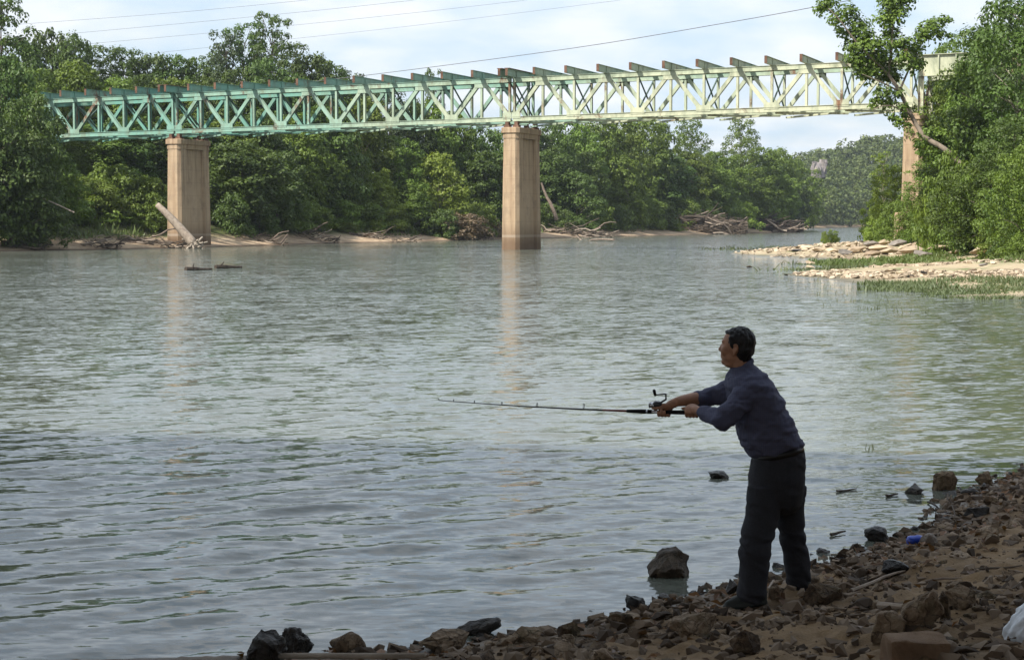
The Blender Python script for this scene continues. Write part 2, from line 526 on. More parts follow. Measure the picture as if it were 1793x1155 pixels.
def left_mat():
    m, nt, out = new_mat('left_ground'); k = NT(nt)
    g = k.n('ShaderNodeNewGeometry'); pos = g.outputs['Position']
    sp = k.n('ShaderNodeSeparateXYZ'); k.l(pos, sp.inputs[0])
    n1 = k.noise(pos, 0.5, 6, 0.65, 0.4)
    sand = k.ramp(n1, [(0.3, (0.22, 0.15, 0.095)), (0.55, (0.40, 0.30, 0.20)), (0.75, (0.47, 0.37, 0.255))])
    sand = k.mix(k.mapr(k.noise(pos, 3.0, 5, 0.7), 0.5, 0.65, 0, 0.6), sand, (0.12, 0.085, 0.055))
    soil = k.ramp(n1, [(0.35, (0.045, 0.050, 0.018)), (0.65, (0.085, 0.10, 0.034))])
    zz = k.math('ADD', sp.outputs['Z'], k.mapr(n1, 0, 1, -0.5, 0.5))
    col = k.mix(k.mapr(zz, 0.7, 1.2), sand, soil)
    col = k.mix(k.mapr(sp.outputs['Z'], 0.14, 0.02), col, (0.11, 0.075, 0.05))
    k.principled(out, col, 0.95, 0.2, k.bump(k.noise(pos, 2.0, 6, 0.7), 0.7, 0.15))
    return m

xs = lines([(-60, -12, 3), (-12, -2.6, 0.35), (-2.6, 5.6, 0.045), (5.6, 9, 0.2), (9, 45, 0.45), (45, 120, 2.0), (120, 500, 9), (500, 1090, 60)])
ys = lines([(-45, -6, 2), (-6, 6.4, 0.4), (6.4, 16.6, 0.045), (16.6, 30, 0.3), (30, 170, 0.6), (170, 300, 2.5), (300, 780, 9)])
link('right_bank', grid_mesh('right_bank', xs, ys, right_z, ground_mat(), drop=-0.4), kind='structure')
xs = lines([(-790, -130, 16), (-130, 70, 1.6), (70, 300, 5), (300, 1090, 25)])
ys = lines([(-55, 100, 10), (100, 360, 1.8), (360, 720, 6), (720, 1060, 7)])
link('left_bank', grid_mesh('left_bank', xs, ys, left_z, left_mat(), drop=-0.5), kind='structure')

# ------------------------------------------------------------------ river
def water_mat():
    m, nt, out = new_mat('river_water'); k = NT(nt)
    g = k.n('ShaderNodeNewGeometry'); pos = g.outputs['Position']
    sp = k.n('ShaderNodeSeparateXYZ'); k.l(pos, sp.inputs[0])
    def vm(op, x, y):
        nd = k.n('ShaderNodeVectorMath', operation=op)
        for i, q in enumerate((x, y)):
            if isinstance(q, tuple): nd.inputs[i].default_value = q
            elif op == 'SCALE' and i == 1:
                if isinstance(q, (int, float)): nd.inputs['Scale'].default_value = q
                else: k.l(q, nd.inputs['Scale'])
            else: k.l(q, nd.inputs[i])
        return nd.outputs[0]
    def slopes(stretch, rot, scale, detail):
        mp = k.n('ShaderNodeMapping'); mp.inputs['Rotation'].default_value = (0, 0, rot); k.l(pos, mp.inputs['Vector'])
        nd = k.n('ShaderNodeTexNoise'); nd.inputs['Scale'].default_value = scale; nd.inputs['Detail'].default_value = detail; nd.inputs['Distortion'].default_value = 0.35
        k.l(k.scale_vec(mp.outputs[0], stretch), nd.inputs['Vector'])
        return vm('SUBTRACT', nd.outputs['Color'], (0.5, 0.5, 0.5))
    # short ripples are tilts of the surface itself; the river runs choppier towards the old bridge
    riffle = k.mapr(sp.outputs['Y'], 12, 55, 0.0, 1.0)
    patch = k.mapr(k.noise(k.scale_vec(pos, (0.5, 1.0, 1)), 0.09, 4, 0.55, 0.6), 0.32, 0.68, 0.7, 1.25)
    t = vm('SCALE', slopes((0.8, 1.9, 1), 0.0, 8.5, 3), k.math('ADD', k.math('MULTIPLY', riffle, 0.76), 0.24))
    t = vm('ADD', t, vm('SCALE', slopes((0.6, 1.9, 1), -0.55, 3.0, 2), k.math('ADD', k.math('MULTIPLY', riffle, 0.62), 0.18)))
    t = vm('ADD', t, vm('SCALE', slopes((0.45, 1.3, 1), -0.3, 0.8, 2), k.math('ADD', k.math('MULTIPLY', riffle, 0.22), 0.04)))
    t = vm('MULTIPLY', vm('SCALE', t, patch), (0.7, 1.0, 0.0))
    nrm = vm('ADD', g.outputs['Normal'], t)
    nn = k.n('ShaderNodeVectorMath', operation='NORMALIZE'); k.l(nrm, nn.inputs[0]); nrm = nn.outputs[0]
    murk = k.ramp(k.noise(pos, 0.05, 3), [(0.3, (0.086, 0.096, 0.078)), (0.7, (0.102, 0.110, 0.090))])
    p = k.principled(out, murk, 0.06, 0.5, nrm)
    p.inputs['IOR'].default_value = 1.33
    return m

def build_water():
    rng = np.random.default_rng(7)
    Ys = [-10.0, 0.0, 4.0, 6.5]
    y = 6.5
    while y < 75: y *= 1.0046; Ys.append(y)
    while y < 1150: y *= 1.03; Ys.append(y)
    Ys = np.array(Ys)
    s = np.linspace(-1, 1, 421); s = np.sign(s) * (0.55 * np.abs(s) + 0.45 * np.abs(s) ** 3)
    half = 0.62 * np.maximum(Ys, 0) + 14 + ss(Ys, 80, 400) * 380
    X = half[:, None] * s[None, :]
    Yg = np.repeat(Ys[:, None], len(s), 1)
    Z = np.zeros_like(X)
    wind = 1.72                                               # the main run of the ripples
    cell = np.gradient(Ys)[:, None]
    leftw = 1 - ss(X / np.maximum(Yg, 1), -0.16, 0.16)        # the slanting ripples are stronger on the left
    for i in range(84):
        lam = 0.15 * (0.95 / 0.15) ** rng.random()
        slant = i % 2 == 0
        th = (2.25 if slant else wind) + rng.normal(0, 0.30 if slant else 0.45)
        kx, ky = math.cos(th) * 2 * math.pi / lam, math.sin(th) * 2 * math.pi / lam
        amp = 0.0023 * lam * ((0.35 + 1.0 * leftw) if slant else 0.9)
        fade = np.clip(lam / (cell * 3.0) - 0.6, 0, 1)
        Z += fade * amp * np.sin(kx * X + ky * Yg + rng.random() * 6.28)
    for lam, th, amp in ((1.3, 2.3, 0.0016), (1.7, 2.15, 0.0018)):
        kx, ky = math.cos(th) * 2 * math.pi / lam, math.sin(th) * 2 * math.pi / lam
        Z += np.clip(lam / (cell * 3.0) - 0.6, 0, 1) * amp * np.sin(kx * X + ky * Yg + rng.random() * 6.28)
    P3 = np.c_[X.ravel() * 0.09, Yg.ravel() * 0.16, np.zeros(X.size)]
    mod = (0.80 + 0.55 * fbm(P3, 3, 77)).reshape(X.shape)
    Z *= np.clip(mod, 0.3, 1.5)
    d = sdist(np.c_[X.ravel(), Yg.ravel()], RS).reshape(X.shape)
    Z *= 0.25 + 0.75 * (1 - ss(d, -2.0, 0.1))
    nx, ny = len(s), len(Ys)
    i = np.arange(nx * ny).reshape(ny, nx)
    F = np.c_[i[:-1, :-1].ravel(), i[:-1, 1:].ravel(), i[1:, 1:].ravel(), i[1:, :-1].ravel()]
    V = np.c_[X.ravel(), Yg.ravel(), Z.ravel()]
    link('river_water', mesh_np('river_water', V, F, True, water_mat()), kind='structure')
build_water()

# ------------------------------------------------------------------ the road bridge overhead, which keeps the near bank in shade
def overhead():
    c = noise_mat('concrete_deck', [(0.3, (0.26, 0.25, 0.23)), (0.7, (0.36, 0.34, 0.31))], 0.6, 0.9, 0.3, 0.02)
    ang = R_(-12)
    a = np.array([math.cos(ang), math.sin(ang), 0]); n = np.array([-math.sin(ang), math.cos(ang), 0]); up = np.array([0, 0, 1.0])
    o = np.array([2.0, -1.5, 0])
    root = thing('road_bridge', 'concrete road bridge passing overhead above the near bank, out of the picture', 'bridge', tuple(o))
    def part(nm, cc, ha, hb, hd):
        mb = MB(); mb.add(*box_vf(np.array(cc), a, n, up, ha, hb, hd)); link(nm, mb.mesh(nm, c, o), root)
    part('deck', o + up * 10.6, 60, 10.5, 0.15)
    for q in (-7.8, -3.9, 0, 3.9, 7.8): part('girder', o + n * q + up * 9.7, 60, 0.3, 0.74)
    for q in (-1, 1): part('parapet', o + n * (q * 10.3) + up * 11.2, 60, 0.15, 0.45)
    for s in (-30, 30):
        cc = o + a * s
        part('pier', cc - n * 5 + up * 4.0, 0.8, 0.8, 4.95)
        part('pier', cc + n * 5 + up * 4.0, 0.8, 0.8, 4.95)
overhead()
# ------------------------------------------------------------------ the truss bridge
BA = R_(22.3)
BD = np.array([math.cos(BA), -math.sin(BA), 0.0])           # along the bridge, to the right and nearer
BN = np.array([math.sin(BA), math.cos(BA), 0.0])            # across the bridge, away
UP = np.array([0, 0, 1.0])
BM = np.array([0.02, 147.3, 0.0])                           # foot of the near truss line at the middle pier
SPAN, NP, GAUGE, OVER = 33.85, 12, 4.3, 2.1
GRADE = 0.0112
def bz(s): return 10.93 + GRADE * s                          # underside of the bottom chord
def bp(s, q, z): return BM + BD * s + BN * q + UP * (bz(s) + z)

def paint_mat(name, rust):
    m, nt, out = new_mat(name); k = NT(nt)
    g = k.n('ShaderNodeNewGeometry'); pos = g.outputs['Position']
    sp = k.n('ShaderNodeSeparateXYZ'); k.l(pos, sp.inputs[0])
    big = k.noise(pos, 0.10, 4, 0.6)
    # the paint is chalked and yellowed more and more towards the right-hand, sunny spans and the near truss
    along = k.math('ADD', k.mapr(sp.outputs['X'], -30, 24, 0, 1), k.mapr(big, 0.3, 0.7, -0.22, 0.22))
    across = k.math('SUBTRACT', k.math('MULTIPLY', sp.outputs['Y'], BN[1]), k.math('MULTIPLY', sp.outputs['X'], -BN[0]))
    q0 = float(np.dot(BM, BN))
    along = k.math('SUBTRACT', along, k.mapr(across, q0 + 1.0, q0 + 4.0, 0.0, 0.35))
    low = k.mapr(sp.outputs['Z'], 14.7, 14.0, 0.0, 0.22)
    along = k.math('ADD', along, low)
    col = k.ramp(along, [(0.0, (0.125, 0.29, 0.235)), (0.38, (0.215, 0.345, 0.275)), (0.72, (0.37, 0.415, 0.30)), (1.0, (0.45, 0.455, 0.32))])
    st = k.noise(k.scale_vec(pos, (1.1, 1.1, 0.35)), 1.1, 6, 0.7, 0.4)
    col = k.mix(k.mapr(st, 0.43, 0.68, 0.0, 0.75), col, (0.15, 0.18, 0.12))
    rn = k.noise(k.scale_vec(pos, (0.55, 0.55, 0.30)), 0.9, 6, 0.72, 0.6)
    rf = k.mapr(rn, 0.62 - 0.16 * rust, 0.70 - 0.12 * rust, 0.0, 0.92)
    rustc = k.ramp(k.noise(pos, 3.0, 4), [(0.35, (0.055, 0.022, 0.012)), (0.65, (0.19, 0.075, 0.032))])
    col = k.mix(rf, col, rustc)
    k.principled(out, col, 0.65, 0.3, k.bump(k.noise(pos, 6, 5, 0.7), 0.3, 0.02))
    return m
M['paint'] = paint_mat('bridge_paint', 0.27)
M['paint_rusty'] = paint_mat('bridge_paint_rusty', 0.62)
M['rust'] = noise_mat('rusted_steel', [(0.3, (0.055, 0.030, 0.022)), (0.6, (0.15, 0.085, 0.055)), (0.8, (0.23, 0.15, 0.11))], 1.5, 0.9, 0.5, 0.02)
M['brace'] = noise_mat('dark_brace', [(0.3, (0.035, 0.055, 0.05)), (0.7, (0.10, 0.15, 0.12))], 1.5, 0.8, 0.3, 0.02)

CH = 0.40                                                    # chord depth
HT = 3.72                                                    # height over the chords
def build_span(idx, label):
    s0 = idx * SPAN; L = SPAN / NP
    org = bp(s0 + SPAN / 2, GAUGE / 2, 0)
    root = thing('truss_span', label, 'bridge span', tuple(org), 'truss spans of the old bridge')
    rnd = random.Random(50 + idx)
    def part(nm, vf_list, mat, parent=root):
        mb = MB()
        for v in vf_list: mb.add(*v)
        return link(nm, mb.mesh(nm, mat, org), parent)
    e = 0.10
    for q in (0.0, GAUGE):
        out = -1 if q == 0 else 1
        a, b = s0 + e, s0 + SPAN - e
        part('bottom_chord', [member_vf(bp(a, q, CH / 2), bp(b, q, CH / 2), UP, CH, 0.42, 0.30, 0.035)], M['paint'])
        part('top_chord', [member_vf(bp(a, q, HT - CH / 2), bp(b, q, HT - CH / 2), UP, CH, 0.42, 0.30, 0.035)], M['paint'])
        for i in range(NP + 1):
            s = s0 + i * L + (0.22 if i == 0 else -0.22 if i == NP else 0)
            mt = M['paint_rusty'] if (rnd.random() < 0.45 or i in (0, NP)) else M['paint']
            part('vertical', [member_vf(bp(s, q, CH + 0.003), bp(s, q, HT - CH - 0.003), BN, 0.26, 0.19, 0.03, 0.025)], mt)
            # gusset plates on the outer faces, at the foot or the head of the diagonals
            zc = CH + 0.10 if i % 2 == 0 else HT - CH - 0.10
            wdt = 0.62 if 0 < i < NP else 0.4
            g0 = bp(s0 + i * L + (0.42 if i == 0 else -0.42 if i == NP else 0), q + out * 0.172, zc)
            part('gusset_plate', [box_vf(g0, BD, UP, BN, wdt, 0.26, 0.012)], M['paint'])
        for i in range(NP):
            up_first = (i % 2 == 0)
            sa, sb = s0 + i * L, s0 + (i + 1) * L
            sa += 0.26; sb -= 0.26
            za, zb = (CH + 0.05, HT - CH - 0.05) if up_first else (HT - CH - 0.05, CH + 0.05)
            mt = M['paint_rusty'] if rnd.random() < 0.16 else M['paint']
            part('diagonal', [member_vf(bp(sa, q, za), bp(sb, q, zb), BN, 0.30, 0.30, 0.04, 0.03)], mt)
    # floor beams on top of the chords
    FB = 0.60
    for i in range(NP + 1):
        s = s0 + i * L + (0.34 if i == 0 else -0.34 if i == NP else 0)
        zc = HT + FB / 2 + 0.003
        p0, p1 = bp(s, -OVER, zc), bp(s, GAUGE + OVER, zc)
        fb = part('floor_beam', [member_vf(p0, p1, UP, FB, 0.22, 0.04, 0.035)], M['paint'])
        for q in (0.0, GAUGE):
            for sd in (-1, 1):
                part('stiffener', [box_vf(bp(s + sd * 0.062, q, zc), BD, BN, UP, 0.040, 0.012, FB / 2 - 0.04)], M['paint'], fb)
        part('end_plate', [box_vf(bp(s, -OVER - 0.014, zc), BD, BN, UP, 0.112, 0.012, FB / 2 + 0.003)], M['rust'], fb)
        if i in (0, NP):                                     # rusted cover plate over the twin beams at a joint
            part('cover_plate', [box_vf(bp(s, GAUGE / 2 - 0.25, zc + FB / 2 + 0.028), BD, BN, UP, 0.23, (GAUGE + 2 * OVER) / 2 - 0.3, 0.022)], M['rust'], fb)
    # sway bracing between the two trusses and the bottom laterals
    for i in range(0, NP + 1, 2):
        s = s0 + i * L + (0.22 if i == 0 else -0.22 if i == NP else 0)
        za, zb = CH + 0.15, HT - CH - 0.15
        part('sway_brace', [member_vf(bp(s - 0.05, 0.16, za), bp(s - 0.05, GAUGE - 0.16, zb), BD, 0.09, 0.12, kind='B')], M['brace'])
        part('sway_brace', [member_vf(bp(s + 0.05, 0.16, zb), bp(s + 0.05, GAUGE - 0.16, za), BD, 0.09, 0.12, kind='B')], M['brace'])
    for i in range(0, NP, 2):
        a, b = s0 + i * L + 0.3, s0 + (i + 2) * L - 0.3
        part('lateral_brace', [member_vf(bp(a, 0.2, -0.07), bp(b, GAUGE - 0.2, -0.07), UP, 0.14, 0.26, kind='B')], M['paint'])
        part('lateral_brace', [member_vf(bp(a, GAUGE - 0.2, -0.22), bp(b, 0.2, -0.22), UP, 0.14, 0.26, kind='B')], M['paint'])
    for i in range(2, NP, 2):
        s = s0 + i * L
        part('bottom_strut', [member_vf(bp(s, 0.22, CH / 2), bp(s, GAUGE - 0.22, CH / 2), UP, 0.28, 0.18, 0.03, 0.02)], M['paint'])
    # bearings
    for s in (s0 + 0.42, s0 + SPAN - 0.42):
        for q in (0.0, GAUGE):
            part('bearing', [box_vf(bp(s, q, -0.16), BD, BN, UP, 0.16, 0.2, 0.155), box_vf(bp(s, q, -0.41), BD, BN, UP, 0.26, 0.28, 0.09)], M['rust'])
build_span(-2, 'mint green truss span partly hidden by trees, farthest left beyond the left pier')
build_span(-1, 'mint green rusting truss span between the left pier and the middle pier')
build_span(0, 'pale yellow-green rusting truss span from the middle pier to the right bank')

def pier_mat():
    m, nt, out = new_mat('pier_concrete'); k = NT(nt)
    tc = k.n('ShaderNodeTexCoord'); v = tc.outputs['Object']
    g = k.n('ShaderNodeNewGeometry'); sp = k.n('ShaderNodeSeparateXYZ'); k.l(g.outputs['Position'], sp.inputs[0])
    st = k.noise(k.scale_vec(v, (1.6, 1.6, 0.10)), 1.3, 6, 0.65, 0.2)
    col = k.ramp(st, [(0.3, (0.24, 0.17, 0.105)), (0.5, (0.37, 0.272, 0.175)), (0.72, (0.46, 0.355, 0.24))])
    bl = k.noise(v, 0.8, 6, 0.65)
    col = k.mix(k.mapr(bl, 0.48, 0.72, 0, 0.6), col, (0.19, 0.145, 0.10))
    lay = k.n('ShaderNodeTexWave', wave_type='BANDS', bands_direction='Z', wave_profile='SAW')
    lay.inputs['Scale'].default_value = 0.26; lay.inputs['Distortion'].default_value = 0.4
    k.l(v, lay.inputs['Vector'])
    col = k.mix(k.mapr(lay.outputs['Fac'], 0.93, 1.0, 0, 0.35), col, (0.20, 0.145, 0.10))
    rustst = k.noise(k.scale_vec(v, (2.2, 2.2, 0.14)), 1.0, 5, 0.6)
    col = k.mix(k.math('MULTIPLY', k.mapr(rustst, 0.48, 0.68, 0, 0.8), k.mapr(sp.outputs['Z'], 3.0, 9.5, 0.25, 1)), col, (0.16, 0.085, 0.05))
    col = k.mix(k.mapr(k.math('ADD', sp.outputs['Z'], k.mapr(bl, 0, 1, -0.7, 0.7)), 2.3, 0.5, 0, 0.8), col, (0.115, 0.07, 0.042))
    lime = k.math('MULTIPLY', k.mapr(sp.outputs['Z'], 1.0, 1.12), k.mapr(sp.outputs['Z'], 1.32, 1.2))
    col = k.mix(k.math('MULTIPLY', lime, 0.3), col, (0.5, 0.44, 0.36))
    k.principled(out, col, 0.9, 0.2, k.bump(k.noise(v, 5, 6, 0.7), 0.3, 0.03))
    return m
M['pier'] = pier_mat()

def build_pier(s, label, ground_z):
    base = BM + BD * s + BN * (GAUGE / 2)
    top = bz(s) - 0.505
    org = np.array([base[0], base[1], ground_z])
    root = thing('bridge_pier', label, 'bridge pier', tuple(org), 'concrete piers of the old bridge')
    lo, hi = ground_z - 0.35, top - 0.92
    def ring(hl, hw, rec, ch, z):
        # outline in (across, along): wide ends joined by a recessed middle
        e = 1.15
        o = [(-hl, -hw + ch), (-hl + ch, -hw), (-hl + e, -hw), (-hl + e + 0.12, -hw + rec), (hl - e - 0.12, -hw + rec), (hl - e, -hw), (hl - ch, -hw), (hl, -hw + ch),
             (hl, hw - ch), (hl - ch, hw), (hl - e, hw), (hl - e - 0.12, hw - rec), (-hl + e + 0.12, hw - rec), (-hl + e, hw), (-hl + ch, hw), (-hl, hw - ch)]
        return [np.array([base[0], base[1], 0]) + BN * a + BD * b + UP * z for a, b in o]
    def loft(rings, cap=True):
        n = len(rings[0]); V = [p for r in rings for p in r]; F = []
        for j in range(len(rings) - 1):
            for i in range(n):
                i2 = (i + 1) % n
                F.append((j * n + i, j * n + i2, (j + 1) * n + i2, (j + 1) * n + i))
        c = len(V); V.append(sum(rings[-1]) / n)
        for i in range(n): F.append(((len(rings) - 1) * n + i, (len(rings) - 1) * n + (i + 1) % n, c))
        return V, F
    k = (hi - 0.0) * 0.0125
    mb = MB(); mb.add(*loft([ring(2.62 + k * 1.3, 0.72 + k, 0.24, 0.30, lo), ring(2.62, 0.72, 0.20, 0.26, hi)]))
    link('shaft', mb.mesh('shaft', M['pier'], org), root)
    def rect(hl, hw, ch, z):
        o = [(-hl, -hw + ch), (-hl + ch, -hw), (hl - ch, -hw), (hl, -hw + ch), (hl, hw - ch), (hl - ch, hw), (-hl + ch, hw), (-hl, hw - ch)]
        return [np.array([base[0], base[1], 0]) + BN * a + BD * b + UP * z for a, b in o]
    mb = MB(); mb.add(*loft([rect(2.66, 0.76, 0.26, hi), rect(2.66, 0.76, 0.26, top - 0.50), rect(2.76, 0.86, 0.26, top - 0.46), rect(2.76, 0.86, 0.26, top - 0.04), rect(2.72, 0.82, 0.26, top)]))
    link('cap', mb.mesh('cap', M['pier'], org), root)
    return root
build_pier(-SPAN, 'tan concrete pier with a pale log leaning on its foot, left bank', 0.0)
build_pier(0.0, 'tan concrete pier standing in the water at mid river', 0.0)
build_pier(SPAN, 'tan concrete pier behind the leaning tree on the right bank', max(0.0, rz(*(BM + BD * SPAN + BN * 2)[:2])))

def build_approach():
    s = SPAN + 0.35
    org = bp(s, GAUGE / 2, 0)
    root = thing('steel_bent', 'rusty yellow steel posts standing on the right pier behind the leaves', 'steel post', tuple(org))
    for q in (-0.1, GAUGE + 0.1):
        mb = MB(); mb.add(*member_vf(bp(s + 0.2, q, -0.49), bp(s + 0.2, q, HT - 1.4), BD, 0.42, 0.40, 0.04, 0.03)); link('post', mb.mesh('post', M['paint_rusty'], org), root)
    for a, b in ((0.2, GAUGE - 0.2), (GAUGE - 0.2, 0.2)):
        mb = MB(); mb.add(*member_vf(bp(s + 0.2 + (0.06 if a < 1 else -0.06), a, -0.2), bp(s + 0.2 + (0.06 if a < 1 else -0.06), b, HT - 1.6), BD, 0.1, 0.14, kind='B')); link('sway_brace', mb.mesh('sway_brace', M['rust'], org), root)
    g = thing('approach_girder', 'pale yellow plate girder span between the steel posts and the abutment', 'bridge span', tuple(org))
    L = 7.0
    for q in (-0.1, GAUGE + 0.1):
        mb = MB(); mb.add(*member_vf(bp(s, q, HT - 0.55), bp(s + L, q, HT - 0.55), UP, 1.68, 0.40, 0.03, 0.05)); link('girder', mb.mesh('girder', M['paint'], org), g)
        for i in range(6):
            mb = MB(); mb.add(*box_vf(bp(s + 0.2 + i * (L - 0.4) / 5, q - 0.09, HT - 0.55), BD, BN, UP, 0.05, 0.070, 0.785)); link('stiffener', mb.mesh('stiffener', M['paint'], org), g)
    ab = BM + BD * (s + L + 0.65) + BN * (GAUGE / 2)
    z0 = rz(ab[0], ab[1]); zt = bz(s + L) + HT + 0.55
    r = thing('bridge_abutment', 'brown concrete abutment column half hidden in the trees at right', 'abutment', (ab[0], ab[1], z0))
    for q in (-3.1, 3.1):
        c = np.array([ab[0], ab[1], 0]) + BN * q
        V, F = box_vf(c + UP * ((zt + z0 - 0.6) / 2), BD, BN, UP, 0.55, 0.75, (zt - z0 + 0.6) / 2)
        V = np.array(V); V[4:6, 2] -= 0.25
        mb = MB(); mb.add(V, F); link('column', mb.mesh('column', M['pier'], (ab[0], ab[1], z0)), r)
    c = np.array([ab[0], ab[1], 0])
    mb = MB(); mb.add(*box_vf(c + UP * ((bz(s + L) + HT - 1.45 + z0 - 0.6) / 2), BD, BN, UP, 0.6, 2.34, (bz(s + L) + HT - 1.45 - z0 + 0.6) / 2)); link('seat_wall', mb.mesh('seat_wall', M['pier'], (ab[0], ab[1], z0)), r)
build_approach()

# low round post in the bushes by the right pier
p = at(1575, 400, 131.0); zb = rz(p[0], p[1])
mb = MB(); mb.add(*tube_vf([(p[0], p[1], zb - 0.3), (p[0], p[1], 2.6), (p[0], p[1], at(1575, 372, 131.0)[2])], [0.42, 0.40, 0.36], 14))
tag(link('concrete_stub', mb.mesh('concrete_stub', M['pier'], (p[0], p[1], zb)), None), 'short brown round concrete stub in the bushes left of the right pier', 'post').location = (p[0], p[1], zb)

# ------------------------------------------------------------------ wires
M['wire'] = noise_mat('wire', [(0.3, (0.10, 0.10, 0.11)), (0.7, (0.14, 0.14, 0.15))], 1.0, 0.6, 0.0)
def wire(pts, Ys, r, label):
    P = [at(x, y, Y) for (x, y), Y in zip(pts, Ys)]
    P = smooth_path(P, 26)
    mb = MB(); mb.add(*tube_vf(P, [r] * len(P), 4))
    tag(link('overhead_wire', mb.mesh('overhead_wire', M['wire'], P[0])), label, 'wire', 'overhead wires').location = P[0]
wire([(380, 162), (650, 131), (1000, 85), (1250, 44), (1440, 10), (1800, -60)], [215, 200, 180, 165, 155, 135], 0.032, 'dark wire running from behind the left trees over the bridge to the leaning tree')
wire([(-200, 62), (20, 44), (300, 23), (560, -2), (900, -40)], [330] * 5, 0.026, 'faint overhead wire, topmost of the four at upper left')
wire([(-100, 78), (170, 55), (460, 28), (730, 0), (1100, -45)], [330] * 5, 0.026, 'faint overhead wire, second from the top at upper left')
wire([(-50, 96), (190, 74), (560, 40), (900, 3), (1200, -35)], [330] * 5, 0.024, 'faint overhead wire, third from the top at upper left')
wire([(80, 112), (330, 87), (700, 48), (1090, 0), (1300, -30)], [330] * 5, 0.022, 'faint overhead wire, lowest of the four at upper left')
# ------------------------------------------------------------------ vegetation
def leaves(rng, C, Rr, n_per, leaf, flatten=0.8, tint=None, hang=0.0, shell=0.5):
    """leaf faces spread through clumps; returns V, F, tint"""
    C = np.asarray(C, float); Rr = np.asarray(Rr, float)
    n_i = np.maximum(3, (n_per * (Rr / Rr.mean()) ** 2)).astype(int)
    idx = np.repeat(np.arange(len(C)), n_i); N = len(idx)
    d = rng.normal(size=(N, 3)); d /= np.linalg.norm(d, axis=1)[:, None]
    low = d[:, 2] < -0.1
    flip = low & (rng.random(N) < 0.6); d[flip, 2] *= -1
    rad = Rr[idx] * (shell + (1 - shell) * rng.random(N) ** 0.6) * (0.85 + 0.35 * rng.random(N))
    P = C[idx] + d * rad[:, None] * np.array([1, 1, flatten])
    nrm = d * 1.0 + np.array([0, 0, 0.40]) + rng.normal(size=(N, 3)) * 0.38
    nrm /= np.linalg.norm(nrm, axis=1)[:, None]
    a = np.cross(nrm, rng.normal(size=(N, 3))); a /= np.linalg.norm(a, axis=1)[:, None]
    a[:, 2] -= hang; a /= np.linalg.norm(a, axis=1)[:, None]
    b = np.cross(nrm, a)
    s = leaf * (0.55 + 0.75 * rng.random(N))[:, None]
    V = np.stack([P - a * s * 0.55, P + b * s * 0.36 + nrm * s * 0.08, P + a * s * 0.55, P - b * s * 0.36 + nrm * s * 0.08], 1).reshape(-1, 3)
    F = np.arange(N * 4).reshape(N, 4)
    ct = rng.random(len(C)) if tint is None else np.asarray(tint)
    return V, F, np.repeat(ct[idx], 4)

def profile(kind, t):
    if kind == 'round': return np.sqrt(np.clip(1 - (2 * t - 0.85) ** 2 / 1.35, 0.05, 1))
    if kind == 'tall': return 0.35 + 0.65 * np.sin(np.pi * np.clip(0.12 + 0.80 * t, 0, 1)) ** 0.8
    if kind == 'cone': return np.clip(1.05 - 0.9 * t, 0.1, 1)
    if kind == 'bush': return np.sqrt(np.clip(1 - t ** 2 * 0.9, 0.05, 1))
    if kind == 'open': return 0.55 + 0.45 * np.sin(np.pi * np.clip(0.1 + 0.8 * t, 0, 1))
    return np.ones_like(t)

def tree_proto(seed, H, base, R, kind, nclump, rc, n_per, leaf, trunk_r, spread=0.55, flatten=0.8, hang=0.0, limbs=14, sparse=0.0, bark='bark', shell=0.5):
    rng = np.random.default_rng(seed)
    C, Rr = [], []
    tries = 0
    while len(C) < nclump and tries < nclump * 60:
        tries += 1
        t = rng.random() ** 0.9
        th = rng.random() * 2 * np.pi
        wob = 1 + 0.28 * math.sin(th * 2 + seed) + 0.22 * math.sin(th * 3 + seed * 1.7 + t * 5)
        r = R * float(profile(kind, np.array(t))) * wob * (rng.random() ** 0.42)
        p = np.array([r * math.cos(th), r * math.sin(th), base + t * (H - base - rc * 0.5)])
        q = rc * (0.55 + 0.8 * rng.random())
        if any(np.linalg.norm(p - c) < spread * (q + s) for c, s in zip(C[-120:], Rr[-120:])): continue
        C.append(p); Rr.append(q)
    C, Rr = np.array(C), np.array(Rr)
    tint = np.clip(0.25 + 0.5 * rng.random(len(C)) + 0.25 * (rng.random(len(C)) < 0.15), 0, 1)
    V, F, T = leaves(rng, C, Rr, n_per, leaf, flatten, tint, hang, shell)
    crown = mesh_np('crown', V, F, False, M['leaf_mid'], {'tint': T})
    mb = MB()
    bend = rng.normal(size=2) * 0.04 * H
    def tp(z): u = z / H; return np.array([bend[0] * u * u, bend[1] * u * u, z])
    zs = np.linspace(-0.5, H * 0.86, 8)
    mb.add(*tube_vf([tp(z) for z in zs], [trunk_r * (1.25 if i == 0 else 1) * (1 - 0.82 * i / 7) for i in range(8)], 7))
    order = rng.permutation(len(C))[:limbs]
    for i in order:
        c = C[i]; z0 = max(0.12 * H, min(c[2] - 0.25 * np.hypot(c[0], c[1]) - 0.08 * H, 0.8 * H))
        a = tp(z0); m = a * 0.45 + c * 0.55 + np.array([0, 0, 0.06 * H]) * rng.random() + rng.normal(size=3) * 0.02 * H
        r0 = trunk_r * 0.42 * (1 - 0.6 * z0 / H)
        mb.add(*tube_vf(smooth_path([a, m, c + (c - a) * 0.05], 5), [r0, r0 * 0.8, r0 * 0.6, r0 * 0.4, r0 * 0.2], 5))
    trunk = mb.mesh('trunk', M[bark])
    return dict(crown=crown, trunk=trunk, H=H, R=R)

